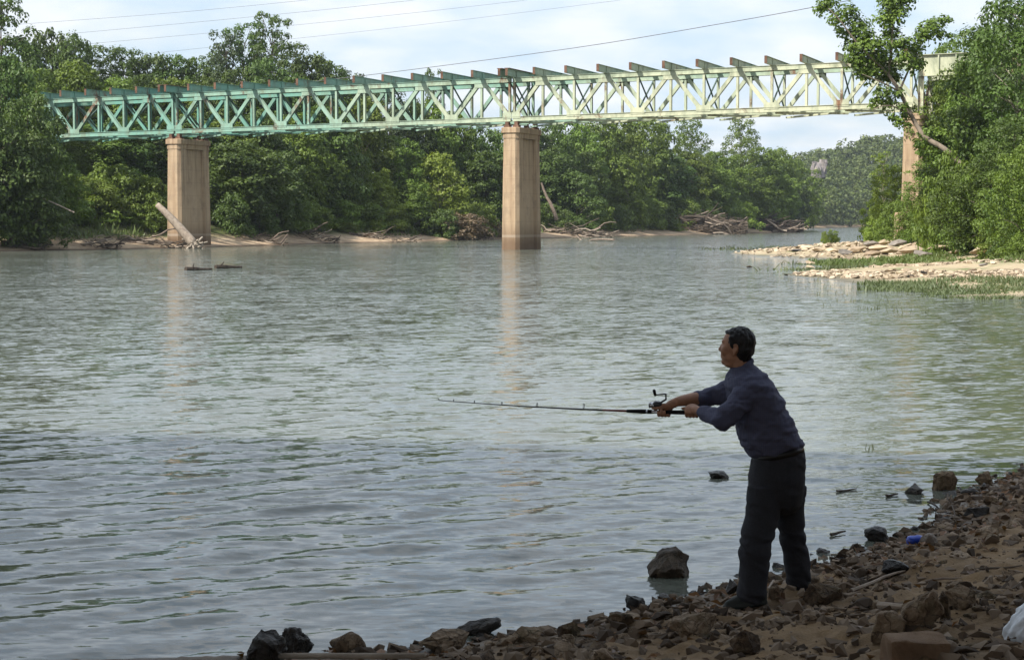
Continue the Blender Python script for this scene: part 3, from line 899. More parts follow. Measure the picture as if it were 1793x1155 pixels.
def plant(proto, name, label, cat, loc, h, w, rot, mat, group=None, bark=None, trunk=True):
    r = thing(name, label, cat, loc, group, rot)
    r.scale = (w / (2 * proto['R']), w / (2 * proto['R']), h / proto['H'])
    c = link('crown' if cat == 'tree' else 'foliage', proto['crown'], r)
    c.material_slots[0].link = 'OBJECT'; c.material_slots[0].material = M[mat]
    if trunk:
        t = link('trunk' if cat == 'tree' else 'stems', proto['trunk'], r)
        if bark: t.material_slots[0].link = 'OBJECT'; t.material_slots[0].material = M[bark]
    return r

PR = {}
PR['wall1'] = tree_proto(1, 16, 1.0, 5.0, 'round', 110, 1.5, 105, 0.50, 0.28, 0.62)
PR['wall2'] = tree_proto(2, 16, 0.8, 5.2, 'round', 130, 1.3, 85, 0.46, 0.30, 0.62)
PR['wall3'] = tree_proto(3, 15, 0.6, 4.6, 'tall', 110, 1.35, 95, 0.48, 0.26, 0.62)
PR['wall4'] = tree_proto(4, 17, 1.5, 5.4, 'round', 80, 1.9, 150, 0.54, 0.32, 0.62)
PR['tall1'] = tree_proto(5, 24, 7, 4.2, 'open', 75, 1.25, 75, 0.40, 0.34, 0.75, limbs=30)
PR['tall2'] = tree_proto(6, 22, 6, 3.6, 'open', 60, 1.15, 75, 0.40, 0.30, 0.8, limbs=30)
PR['cotton'] = tree_proto(7, 22, 5, 4.0, 'tall', 95, 1.2, 85, 0.38, 0.30, 0.7, limbs=24)
PR['willow'] = tree_proto(8, 8, 0.4, 3.0, 'bush', 75, 0.95, 95, 0.30, 0.12, hang=0.5, bark='pale_bark')
PR['cone'] = tree_proto(9, 10, 0.8, 3.0, 'cone', 80, 0.9, 95, 0.30, 0.16, bark='pale_bark')
PR['bush1'] = tree_proto(10, 4, 0.1, 2.6, 'bush', 60, 0.75, 95, 0.24, 0.07, limbs=10)
PR['bush2'] = tree_proto(11, 3.2, 0.1, 2.4, 'bush', 46, 0.7, 100, 0.22, 0.06, limbs=10)
PR['near1'] = tree_proto(12, 14, 1.0, 4.0, 'tall', 150, 0.98, 85, 0.29, 0.22, 0.66)
PR['near2'] = tree_proto(13, 13, 0.6, 4.4, 'round', 160, 1.05, 85, 0.29, 0.24, 0.66)
PR['nbush1'] = tree_proto(14, 3.6, 0.0, 2.3, 'bush', 70, 0.52, 70, 0.20, 0.05, 0.65, limbs=12)
PR['nbush2'] = tree_proto(15, 3.0, 0.0, 2.2, 'bush', 60, 0.54, 70, 0.20, 0.05, 0.65, limbs=12)
PR['twiggy'] = tree_proto(16, 14, 3, 3.2, 'open', 34, 0.7, 40, 0.3, 0.20, 0.9, limbs=34, bark='pale_bark')

rt = random.Random(3)
ORD = 'first second third fourth fifth sixth seventh eighth ninth tenth eleventh twelfth thirteenth fourteenth fifteenth sixteenth seventeenth eighteenth nineteenth twentieth'.split()
def ordinal(rows, i):
    """which one of its row a plant is, counted from the left"""
    k_ = sorted(range(len(rows)), key=lambda j: rows[j][0]).index(i)
    return ORD[k_] if k_ < 20 else 'twenty-' + ORD[k_ - 20] if k_ < 29 else 'thirty-' + ORD[k_ - 30] if k_ > 29 else 'thirtieth'
def ltree(px, topy, Y, wpx, proto, mat, label, group, name='tree', basez=None, **kw):
    """a tree on the left bank: foot on the ground Y metres away, top at the given picture height"""
    X = (px - CX) / F_PX * Y
    zb = max(0.0, lz(X, Y)) if basez is None else basez
    h = at(px, topy, Y)[2] - zb
    w = wpx / F_PX * Y
    return plant(PR[proto], name, label, kw.pop('cat', 'tree'), (X, Y, zb - 0.15), h, w, rt.random() * 6.28, mat, group, **kw)

G_B = 'trees of the back wood'
LB = 'dark skyline tree above the left bridge half'
# back row along the skyline, left half
ROW = [(45, 62, 214, 100, 'wall2', 'leaf_dark'), (95, 44, 218, 90, 'wall1', 'leaf_dark'), (135, 55, 216, 80, 'wall4', 'leaf_dark'), (185, 80, 222, 80, 'cotton', 'leaf_dark'), (225, 84, 224, 70, 'cotton', 'leaf_dark'),
                             (262, 92, 226, 80, 'wall3', 'leaf_dark'), (300, 92, 226, 80, 'wall2', 'leaf_dark'), (340, 96, 228, 80, 'wall1', 'leaf_dark'), (378, 92, 226, 70, 'cotton', 'leaf_dark'),
                             (510, 78, 230, 85, 'cotton', 'leaf_dark'), (548, 92, 232, 80, 'wall3', 'leaf_dark'), (582, 104, 234, 80, 'wall2', 'leaf_dark'), (615, 124, 238, 70, 'cotton', 'leaf_grey'), (640, 138, 240, 60, 'wall3', 'leaf_dark')]
for i_, (px, ty, Y, w, pr, mt) in enumerate(ROW):
    ltree(px, ty, Y, w, pr, mt, LB + ', ' + ordinal(ROW, i_) + ' from the left', G_B)
ltree(398, 52, 216, 66, 'tall2', 'leaf_grey', 'thin loose-crowned tree, left neighbour of the tallest tree above the bridge', None)
ltree(432, 36, 218, 76, 'tall1', 'leaf_dark', 'tall open-crowned tree just left of the tallest tree above the bridge', None)
ltree(476, 18, 216, 78, 'tall1', 'leaf_dark', 'tallest open-crowned tree rising above the left half of the bridge', None)
ltree(8, -40, 165, 95, 'tall2', 'leaf_dark', 'dark tall tree cut by the upper left corner of the picture', None)
# second row
LM = 'green tree in the second row below the skyline, left wood'
ROW = [(30, 108, 190, 95, 'wall4', 'leaf_mid'), (80, 118, 188, 95, 'wall2', 'leaf_mid'), (140, 100, 194, 110, 'wall1', 'leaf_mid'), (200, 132, 196, 100, 'wall4', 'leaf_mid'), (255, 128, 200, 90, 'wall2', 'leaf_dark'),
                             (310, 132, 202, 90, 'wall3', 'leaf_mid'), (365, 128, 200, 80, 'wall1', 'leaf_dark'), (420, 112, 206, 90, 'wall2', 'leaf_dark'), (470, 100, 208, 90, 'wall4', 'leaf_dark'), (520, 125, 210, 90, 'wall1', 'leaf_dark'), (570, 134, 214, 90, 'wall2', 'leaf_dark')]
for i_, (px, ty, Y, w, pr, mt) in enumerate(ROW):
    ltree(px, ty, Y, w, pr, mt, LM + ', ' + ordinal(ROW, i_) + ' from the left', 'second-row trees of the left wood')
# the wall of foliage under and behind the bridge, left of the middle pier
LW = 'tree in the foliage wall left of the middle pier'
ROW = [(110, 205, 172, 110, 'wall2', 'leaf_mid'), (160, 215, 178, 110, 'wall4', 'leaf_mid'), (215, 200, 180, 110, 'wall1', 'leaf_dark'), (270, 205, 184, 110, 'wall2', 'leaf_dark'), (330, 200, 188, 110, 'wall3', 'leaf_dark'),
                             (395, 205, 192, 110, 'wall1', 'leaf_mid'), (455, 190, 194, 110, 'wall4', 'leaf_dark'), (515, 195, 202, 110, 'wall2', 'leaf_mid'), (575, 180, 208, 110, 'wall1', 'leaf_dark'), (635, 165, 222, 110, 'wall2', 'leaf_mid'),
                             (680, 158, 232, 80, 'cotton', 'leaf_grey'), (718, 172, 236, 80, 'wall3', 'leaf_dark'), (757, 118, 242, 34, 'tall2', 'leaf_dark'), (760, 175, 240, 90, 'wall4', 'leaf_mid'), (800, 192, 242, 80, 'wall2', 'leaf_mid'), (840, 216, 246, 80, 'wall1', 'leaf_dark'), (880, 224, 252, 80, 'wall2', 'leaf_mid'),
                             (700, 235, 226, 100, 'wall2', 'leaf_mid'), (850, 260, 240, 100, 'wall1', 'leaf_dark')]
for i_, (px, ty, Y, w, pr, mt) in enumerate(ROW):
    ltree(px, ty, Y, w, pr, mt, LW + ', ' + ordinal(ROW, i_) + ' from the left', 'trees of the foliage wall under the bridge')
# trees right of the middle pier
LR = 'leafy tree of the wood between middle pier and river bend'
ROW = [(925, 218, 282, 85, 'wall1', 'leaf_dark'), (965, 212, 286, 75, 'wall2', 'leaf_dark'), (1005, 205, 296, 80, 'wall4', 'leaf_mid'), (1045, 200, 306, 85, 'wall1', 'leaf_mid'), (1085, 200, 312, 85, 'wall2', 'leaf_mid'), (1125, 204, 328, 80, 'wall3', 'leaf_mid'), (1160, 212, 336, 60, 'wall2', 'leaf_mid'), (1248, 262, 362, 80, 'wall1', 'leaf_mid'), (1275, 270, 372, 75, 'wall2', 'leaf_mid'), (1330, 254, 392, 85, 'wall1', 'leaf_mid'), (1360, 258, 408, 80, 'wall4', 'leaf_mid'), (1390, 276, 440, 75, 'wall2', 'leaf_mid'), (1402, 300, 490, 56, 'wall1', 'leaf_grey'), (950, 262, 278, 85, 'wall4', 'leaf_dark'), (1020, 262, 290, 80, 'wall2', 'leaf_dark'), (1160, 262, 332, 90, 'wall1', 'leaf_dark'), (1210, 262, 346, 90, 'wall2', 'leaf_mid'), (1230, 290, 350, 90, 'wall4', 'leaf_mid'), (1310, 292, 378, 90, 'wall2', 'leaf_mid'), (1350, 305, 392, 80, 'wall3', 'leaf_mid')]
for i_, (px, ty, Y, w, pr, mt) in enumerate(ROW):
    ltree(px, ty, Y, w, pr, mt, LR + ', ' + ordinal(ROW, i_) + ' from the left', 'trees of the wood at the river bend')
ltree(1205, 206, 350, 62, 'cotton', 'leaf_mid', 'slender tree standing clear under the right span, left of the sky gap', None)
ltree(1297, 205, 382, 58, 'cotton', 'leaf_mid', 'tall narrow tree standing above its neighbours right of the sky gap', None)
ltree(1262, 262, 366, 70, 'twiggy', 'leaf_grey', 'half bare grey tree with pale limbs below the tall narrow tree', None, bark='pale_bark')
ltree(1228, 258, 358, 34, 'twiggy', 'leaf_mid', 'thin half bare tree in the sky gap under the right span', None, bark='pale_bark')
# singled out trees by the water
ltree(668, 292, 214, 86, 'cone', 'leaf_bright', 'light green cone-shaped young tree at the waterside left of the middle pier', None)
ltree(548, 232, 206, 120, 'willow', 'leaf_mid', 'broad green tree at the waterside halfway between left and middle pier', None)
ltree(425, 244, 182, 140, 'wall4', 'leaf_dark', 'dark round tree directly right of the left pier', None)
ltree(485, 262, 190, 80, 'wall3', 'leaf_dark', 'narrow dark tree second to the right of the left pier', None)
ltree(612, 262, 210, 80, 'willow', 'leaf_mid', 'rounded green tree just left of the light cone-shaped tree', None)
ltree(770, 266, 226, 96, 'willow', 'leaf_bright', 'light green spreading tree with bare pale branches near the middle pier', None, bark='pale_bark')
ltree(1098, 268, 303, 76, 'cone', 'leaf_mid', 'conical young tree with a thin pale trunk right of the middle pier', None, bark='pale_bark')
ltree(1010, 300, 278, 86, 'willow', 'leaf_dark', 'low rounded dark tree right beside the middle pier', None)
ltree(720, 318, 221, 66, 'willow', 'leaf_mid', 'low rounded bushy tree right of the light cone-shaped tree', None)
ltree(1385, 318, 420, 50, 'wall3', 'leaf_grey', 'last dark tree of the wood before the far water', None)
# near left clump in front of the bridge
for px, ty, Y, w, pr, mt, lb in [(12, 92, 150, 110, 'wall1', 'leaf_dark', 'dark dense tree at the left edge in front of the bridge end'), (52, 160, 146, 110, 'wall2', 'leaf_dark', 'dark tree covering the left end of the bridge'), (20, 215, 142, 120, 'wall4', 'leaf_dark', 'low dark tree overhanging the water at the left edge'),
                                 (92, 262, 152, 100, 'wall1', 'leaf_mid', 'green tree under the left end of the bridge'), (-40, 150, 140, 130, 'wall2', 'leaf_dark', 'dark tree cut off by the left edge of the picture'), (70, 320, 143.5, 100, 'willow', 'leaf_dark', 'dark drooping tree hanging over the left waterside')]:
    ltree(px, ty, Y, w, pr, mt, lb, None)

# shrubs and vines of the left bank
SH = [(150, 300, 162, 100, 'bush1', 'leaf_mid'), (200, 285, 166, 110, 'bush2', 'leaf_mid'), (250, 300, 167, 90, 'bush1', 'leaf_mid'), (180, 335, 164, 90, 'bush2', 'leaf_mid'), (235, 340, 168, 90, 'bush1', 'leaf_bright'), (130, 345, 158, 80, 'bush1', 'leaf_dark'), (275, 340, 166, 60, 'bush2', 'leaf_mid'), (205, 372, 163, 80, 'bush2', 'leaf_mid'), (140, 378, 158, 70, 'bush1', 'leaf_mid'), (258, 378, 171, 60, 'bush2', 'leaf_mid'), (410, 330, 178, 70, 'bush1', 'leaf_dark'), (455, 340, 184, 80, 'bush2', 'leaf_dark'), (500, 335, 192, 80, 'bush1', 'leaf_mid'), (545, 350, 199, 80, 'bush2', 'leaf_mid'), (590, 345, 206, 80, 'bush1', 'leaf_mid'), (635, 350, 211, 70, 'bush1', 'leaf_mid'), (690, 365, 217, 60, 'bush2', 'leaf_mid'), (735, 360, 222, 60, 'bush1', 'leaf_dark'), (780, 365, 221, 60, 'bush2', 'leaf_dark'), (830, 350, 232, 70, 'bush1', 'leaf_mid'), (870, 355, 238, 60, 'bush2', 'leaf_dark'), (960, 350, 270, 70, 'bush1', 'leaf_dark'), (1040, 340, 288, 80, 'bush2', 'leaf_mid'), (1075, 355, 294, 60, 'bush1', 'leaf_dark'), (1125, 340, 312, 70, 'bush1', 'leaf_mid'), (1165, 350, 320, 60, 'bush2', 'leaf_dark'), (1200, 340, 332, 70, 'bush1', 'leaf_mid'), (1230, 350, 338, 60, 'bush2', 'leaf_mid'), (1290, 345, 362, 70, 'bush1', 'leaf_bright'), (1330, 350, 378, 60, 'bush2', 'leaf_mid'), (1370, 350, 406, 50, 'bush1', 'leaf_grey'), (655, 382, 210, 46, 'bush2', 'leaf_bright'), (600, 386, 203, 46, 'bush1', 'leaf_mid'), (1150, 388, 314, 40, 'bush2', 'leaf_bright'), (1180, 386, 320, 36, 'bush2', 'leaf_bright')]
for i_, (px, ty, Y, w, pr, mt) in enumerate(SH):
    ltree(px, ty, Y, w, pr, mt, 'green shrub low on the left river bank, ' + ordinal(SH, i_) + ' from the left', 'shrubs of the left bank', name='shrub', cat='shrub')
for px, ty, Y, w, pr, lb in [(815, 372, 223, 84, 'bush2', 'brown dry brush on the bank left of the middle pier'), (1218, 376, 342, 66, 'bush2', 'brown dry brush above the tangled driftwood at the river bend'), (1266, 378, 356, 60, 'bush2', 'greyish dry brush at the right of the tangled driftwood'), (862, 380, 236, 50, 'bush2', 'low brown dry brush touching the left side of the middle pier')]:
    ltree(px, ty, Y, w, pr, 'leaf_brown', lb, None, name='dry_brush', cat='shrub')

# ------------------------------------------------------------------ undergrowth, grasses and the far wood (uncountable)
def undergrowth():
    rng = np.random.default_rng(91)
    L = np.array(LS[3:12], float)
    C, Rr = [], []
    seg = np.linalg.norm(np.diff(L, axis=0), axis=1); cum = np.r_[0, np.cumsum(seg)]
    n = 1500
    for u in rng.random(n) ** 1.15 * cum[-1]:
        i = min(np.searchsorted(cum, u, side='right') - 1, len(seg) - 1)
        f = (u - cum[i]) / seg[i]; p = L[i] * (1 - f) + L[i + 1] * f
        dv = (L[i + 1] - L[i]) / seg[i]; nl = np.array([-dv[1], dv[0]])
        d = 8.0 + 21 * rng.random() ** 1.1
        q = p + nl * d
        C.append((q[0], q[1], rng.random() * 0.6)); Rr.append(0.7 + 1.0 * rng.random())
    C = np.array(C); C[:, 2] += left_z(C[:, :2])
    V, F, T = leaves(rng, C, Rr, 46, 0.42, 0.7)
    link('undergrowth', mesh_np('undergrowth', V, F, False, M['leaf_mid'], {'tint': T}), kind='stuff', label='green vines and low undergrowth covering the left river bank', category='undergrowth')
undergrowth()

def blades(rng, P, h, w, lean=0.35):
    N = len(P); P = np.asarray(P, float)
    th = rng.random(N) * 6.283
    a = np.c_[np.cos(th), np.sin(th), np.zeros(N)]
    clump = np.clip(0.75 + 0.9 * fbm(np.c_[P[:, :2] * 0.9, np.zeros(N)], 3, 71), 0.25, 1.7)
    hh = h * (clump * (0.5 + 0.8 * rng.random(N)))[:, None]
    tip = P + np.c_[rng.normal(size=(N, 2)) * lean, np.ones(N)] * hh
    mid = P * 0.5 + tip * 0.5 + np.array([0, 0, 0.08]) * hh
    ww = w * (0.6 + 0.8 * rng.random(N))[:, None]
    V = np.stack([P - a * ww, P + a * ww, mid + a * ww * 0.7, tip, mid - a * ww * 0.7], 1).reshape(-1, 3)
    b = np.arange(N) * 5
    F4 = np.c_[b, b + 1, b + 2, b + 4]; F3 = np.c_[b + 4, b + 2, b + 3]
    return V, [F4, F3], np.repeat(rng.random(N), 5)

def in_px(rng, n, x0, x1, y0, y1, zfun, Y0, Y1, cond=None):
    """points on the ground sampled over a patch given by its outline in metres"""
    out = []
    while len(out) < n:
        Q = np.c_[x0 + (x1 - x0) * rng.random(n * 2), y0 + (y1 - y0) * rng.random(n * 2)]
        z = zfun(Q)
        ok = cond(Q, z) if cond else np.ones(len(Q), bool)
        Q = np.c_[Q, z][ok]
        out += list(Q)
        if len(Q) == 0: break
    return np.array(out[:n])

def grasses():
    rng = np.random.default_rng(17)
    patch = lambda Q, s, sd, th: fbm(np.c_[Q * s, np.zeros(len(Q))], 3, sd) > th
    # low water weed mat at the right, in front of the lower gravel bar
    W = []
    Q = np.c_[10.5 + 12 * rng.random(26000), 50 + 17 * rng.random(26000)]
    edge = 13.2 + (Q[:, 1] - 51) * 0.05 + 1.3 * fbm(np.c_[Q * 0.35, np.zeros(len(Q))], 3, 3) + np.clip(Q[:, 1] - 58, 0, 9) * -0.12
    fr = 52.4 + 1.0 * np.abs(fbm(np.c_[Q * 0.4, np.ones(len(Q))], 3, 8)) + np.clip(14.5 - Q[:, 0], 0, 5) * 1.2
    ok = (Q[:, 0] > edge) & (Q[:, 1] > fr) & (rng.random(len(Q)) < np.where(Q[:, 1] > 58, 0.55, 1.0))
    Q = Q[ok]; P = np.c_[Q, np.maximum(right_z(Q), 0.0) - 0.02]
    V, F, T = blades(rng, P, 0.16, 0.026, 0.6)
    link('water_weeds', mesh_np('water_weeds', V, F, False, M['water_grass'], {'tint': T}), kind='stuff', label='grey-green mat of weeds at the water edge on the right', category='weeds')
    # sparse reeds standing in the water
    P = []
    for px, py, n, sp in [(1470, 535, 8, .25), (1490, 527, 10, .35), (1516, 540, 26, .22), (1540, 530, 14, .5), (1545, 538, 24, .4), (1565, 536, 16, .5), (1580, 542, 12, .4), (1575, 548, 12, .3), (1555, 520, 14, .7), (1440, 495, 10, 0.7), (1480, 500, 24, 1.2), (1520, 500, 34, 1.4), (1560, 505, 40, 1.5), (1600, 512, 40, 1.4), (1525, 787, 3, .05), (1470, 515, 10, .5)]:
        c = on_water(px, py)
        for _ in range(n): P.append((c[0] + rng.normal() * sp, c[1] + rng.normal() * sp * 1.5, -0.02))
    V, F, T = blades(rng, P, 0.17, 0.010, 0.3)
    link('reeds', mesh_np('reeds', V, F, False, M['water_grass'], {'tint': T}), kind='stuff', label='sparse thin reeds standing in the shallow water at right', category='reeds')
    # grass strip between the two gravel bars and up the right bank
    Q = np.c_[14 + 18 * rng.random(42000), 78 + 50 * rng.random(42000)]
    d = sdist(Q, RS); t = sdist(Q, TOE)
    strip = (Q[:, 1] > 93 + 2 * fbm(np.c_[Q * 0.2, np.zeros(len(Q))], 2, 4)) & (Q[:, 1] < 104 + 2 * fbm(np.c_[Q * 0.2, np.ones(len(Q))], 2, 4)) & (d > -3.0) & (Q[:, 0] > 14.5)
    bank = (t > -0.8) & (rng.random(len(Q)) < 0.8)
    ok = strip | bank
    Q = Q[ok]; P = np.c_[Q, np.maximum(right_z(Q), 0.0) - 0.02]
    V, F, T = blades(rng, P, 0.20, 0.045, 0.6)
    Q2 = np.c_[14 + 16 * rng.random(30000), 52 + 32 * rng.random(30000)]
    t2 = sdist(Q2, TOE)
    ok = (t2 > -3.0 + 1.5 * fbm(np.c_[Q2 * 0.3, np.zeros(len(Q2))], 3, 9)) & (t2 < 6)
    Q2 = Q2[ok]; P2 = np.c_[Q2, right_z(Q2) - 0.02]
    V2, F2, T2 = blades(rng, P2, 0.24, 0.035, 0.6)
    n = len(V)
    link('bank_grass', mesh_np('bank_grass', np.r_[V, V2], [F[0], F[1], F2[0] + n, F2[1] + n], False, M['grass'], {'tint': np.r_[T, T2]}), kind='stuff', label='bright green grass along the gravel bars and foot of the right bank', category='grass')
    # weeds on the small tips of the bars
    P = []
    for px, py, n, spx, spy in [(1445, 473, 500, 2.2, 1.2), (1430, 463, 260, 1.4, .8), (1285, 437, 240, 2.4, 2.0), (1370, 434, 200, 2.0, 2.0)]:
        c = on_water(px, py)
        for _ in range(n): P.append((c[0] + rng.normal() * spx * .5, c[1] + rng.normal() * spy, 0.0))
    P = np.array(P); P[:, 2] = np.maximum(right_z(P[:, :2]), 0) - 0.02
    V, F, T = blades(rng, P, 0.24, 0.04, 0.5)
    link('tip_weeds', mesh_np('tip_weeds', V, F, False, M['water_grass'], {'tint': T}), kind='stuff', label='green weeds on the tips of the two gravel bars', category='weeds')
    # grass at the foot of the left wood
    L = np.array(LS[4:12], float); P = []
    seg = np.linalg.norm(np.diff(L, axis=0), axis=1); cum = np.r_[0, np.cumsum(seg)]
    for u in rng.random(9000) * cum[-1]:
        i = min(np.searchsorted(cum, u, side='right') - 1, len(seg) - 1)
        f = (u - cum[i]) / seg[i]; p = L[i] * (1 - f) + L[i + 1] * f
        dv = (L[i + 1] - L[i]) / seg[i]; q = p + np.array([-dv[1], dv[0]]) * (4.6 + 6 * rng.random())
        P.append((q[0], q[1], 0))
    P = np.array(P); keep = fbm(np.c_[P[:, :2] * 0.12, np.zeros(len(P))], 3, 21) > -0.15; P = P[keep]
    P[:, 2] = left_z(P[:, :2]) - 0.02
    V, F, T = blades(rng, P, 0.7, 0.09, 0.5)
    link('shore_grass', mesh_np('shore_grass', V, F, False, M['grass'], {'tint': T}), kind='stuff', label='green grass fringe above the sandy left shore', category='grass')
grasses()

def far_wood():
    rng = np.random.default_rng(23)
    C, Rr = [], []
    Q = np.c_[95 + 330 * rng.random(9000), 640 + 330 * rng.random(9000)]
    d = -sdist(Q, LS); px = CX + Q[:, 0] / Q[:, 1] * F_PX
    Q = Q[(px > 1340) & (px < 1850) & (d > 2) & (d < 150)]
    pts = np.zeros((0, 2))
    for q in Q:
        if len(pts) and ((pts - q) ** 2).sum(1).min() < 36: continue
        pts = np.vstack([pts, q])
        if len(pts) >= 620: break
    for (X, Y), z in zip(pts, left_z(pts)):
        h = 9 + 6 * rng.random(); r = 3.6 + 2.2 * rng.random()
        for _ in range(16):
            th = rng.random() * 6.28; t = rng.random(); rr = r * math.sqrt(max(0.1, 1 - (1.5 * t - 0.6) ** 2)) * rng.random() ** 0.4
            C.append((X + rr * math.cos(th), Y + rr * math.sin(th), z + 0.5 + h * t)); Rr.append(1.5 + 1.0 * rng.random())
    T0 = np.repeat(rng.random(len(pts)), 16) * 0.7 + 0.3 * rng.random(len(C))
    V, F, T = leaves(rng, C, Rr, 17, 1.35, 0.8, T0)
    link('far_wood', mesh_np('far_wood', V, F, False, M['leaf_far'], {'tint': T}), kind='stuff', label='hazy wooded hill rising behind the far bend of the river', category='wood')
far_wood()

# pale rock bluff on the far hill
def bluff():
    m = noise_mat('bluff_rock', [(0.35, (0.10, 0.09, 0.095)), (0.5, (0.24, 0.21, 0.20)), (0.62, (0.46, 0.38, 0.29))], 0.10, 0.95, 0.6, 0.4, stretch=(1.4, 1, 0.35))
    Yb = 752.0
    c = at(1434, 292, Yb); z0 = c[2] - 9
    root = thing('rock_bluff', 'pale grey rock bluff showing high on the far wooded hill', 'rock', (c[0], c[1], z0))
    rng = np.random.default_rng(5)
    for px, py0, py1, wpx, dy in [(1429, 288, 306, 14, 0), (1441, 286, 304, 9, 1.5), (1443, 280, 296, 9, 3), (1434, 284, 296, 16, 3.5)]:
        a, b = at(px, py0, Yb), at(px, py1 + 8, Yb)
        V, F = box_vf((a + b) / 2 + np.array([0, dy, 0]), (1, 0, 0), (0, 1, 0), (0, 0, 1), wpx / 2 / F_PX * Yb, 2.5, (a[2] - b[2]) / 2)
        me = bpy.data.meshes.new('rock_face'); bm = bmesh.new()
        vs = [bm.verts.new(Vector(v) - Vector((c[0], c[1], z0))) for v in V]
        for f in F: bm.faces.new([vs[i] for i in f])
        bmesh.ops.subdivide_edges(bm, edges=bm.edges[:], cuts=4, use_grid_fill=True)
        for v in bm.verts:
            q = np.array(v.co)[None] * 0.5 + 3.1
            v.co += Vector((float(fbm(q, 3, 1)[0]), float(fbm(q, 3, 2)[0]), 0.6 * float(fbm(q, 3, 3)[0]))) * 0.9
        bm.to_mesh(me); bm.free(); me.materials.append(m)
        link('rock_face', me, root)
bluff()

# ------------------------------------------------------------------ right bank trees and bushes
def rtree(px, topy, Y, wpx, proto, mat, label, group=None, name='tree', cat='tree', **kw):
    X = (px - CX) / F_PX * Y
    zb = max(0.0, rz(X, Y))
    h = at(px, topy, Y)[2] - zb; w = wpx / F_PX * Y
    return plant(PR[proto], name, label, cat, (X, Y, zb - 0.12), h, w, rt.random() * 6.28, mat, group, **kw)
for px, ty, Y, w, pr, mt, lb in [(1752, 0, 112, 190, 'near2', 'leaf_dark', 'big dark tree filling the upper right corner'), (1800, -30, 100, 170, 'near1', 'leaf_dark', 'green tree cut by the upper right edge of the picture'), (1715, 70, 122, 120, 'near2', 'leaf_mid', 'green tree in front of the brown abutment column'),
                                 (1668, 100, 134, 110, 'near1', 'leaf_mid', 'green tree beneath the yellow approach girder'), (1690, 175, 114, 130, 'near2', 'leaf_dark', 'dark rounded tree right of the right pier'), (1770, 200, 94, 120, 'near1', 'leaf_dark', 'sunlit green tree at the right edge below the dark tree'),
                                 (1800, 240, 84, 120, 'near2', 'leaf_mid', 'lower green tree cut by the right edge'), (1735, 270, 98, 150, 'near2', 'leaf_dark', 'dark bushy tree at mid height on the right bank'), (1640, 275, 121, 90, 'near1', 'leaf_mid', 'green bushy tree covering the right side of the right pier'),
                                 (1625, 180, 140, 70, 'near1', 'leaf_mid', 'narrow green tree behind the rusty posts of the right pier'), (1650, 68, 146, 90, 'near2', 'leaf_mid', 'tree behind the approach girder, top above the yellow panel'), (1720, 50, 150, 130, 'near1', 'leaf_mid', 'tree behind the abutment column, top left of the big dark tree')]:
    rtree(px, ty, Y, w, pr, mt, lb)
rtree(1545, 262, 150, 60, 'twiggy', 'leaf_bright', 'thin yellow-green tree left of the right pier', None)
rtree(1562, 285, 143, 66, 'near1', 'leaf_bright', 'yellow-green leafy tree just left of the right pier')
rtree(1772, 55, 104, 90, 'twiggy', 'leaf_grey', 'bare pale-branched dead tree against the big dark tree', bark='pale_bark')
RB = [(1535, 345, 148, 60, 'nbush1', 'leaf_bright'), (1560, 350, 138, 60, 'nbush2', 'leaf_mid'), (1530, 380, 142, 50, 'nbush2', 'leaf_bright'), (1590, 362, 127, 70, 'nbush1', 'leaf_mid'), (1550, 395, 136, 44, 'nbush2', 'leaf_mid'), (1625, 330, 120, 80, 'nbush1', 'leaf_mid'), (1650, 355, 114, 80, 'nbush2', 'leaf_dark'), (1610, 385, 119, 60, 'nbush2', 'leaf_mid'), (1680, 330, 108, 90, 'nbush1', 'leaf_dark'), (1700, 365, 104, 80, 'nbush1', 'leaf_mid'), (1665, 392, 108, 60, 'nbush2', 'leaf_mid'),
      (1735, 350, 98, 90, 'nbush2', 'leaf_mid'), (1770, 320, 92, 100, 'nbush1', 'leaf_dark'), (1790, 360, 87, 90, 'nbush2', 'leaf_dark'), (1745, 395, 92, 70, 'nbush1', 'leaf_mid'), (1790, 405, 82, 70, 'nbush2', 'leaf_mid'), (1635, 402, 112, 44, 'nbush2', 'leaf_bright'), (1700, 398, 99, 50, 'nbush2', 'leaf_dark'), (1583, 340, 134, 36, 'nbush1', 'leaf_mid'), (1668, 258, 104, 90, 'nbush1', 'leaf_mid'), (1712, 285, 100, 90, 'nbush2', 'leaf_mid'), (1690, 300, 103, 80, 'nbush1', 'leaf_mid'), (1640, 300, 110, 60, 'nbush2', 'leaf_bright')]
for i_, (px, ty, Y, w, pr, mt) in enumerate(RB):
    rtree(px, ty, Y, w, pr, mt, 'leafy bush on the slope of the right bank, ' + ordinal(RB, i_) + ' from the left', 'bushes of the right bank', name='bush', cat='bush')
rtree(1457, 400, 150, 30, 'nbush2', 'leaf_bright', 'small light green bush alone on top of the gravel bar', name='bush', cat='bush')
rtree(1443, 402, 140, 14, 'nbush1', 'leaf_bright', 'tiny green sapling at the left end of the gravel bar', name='bush', cat='bush')

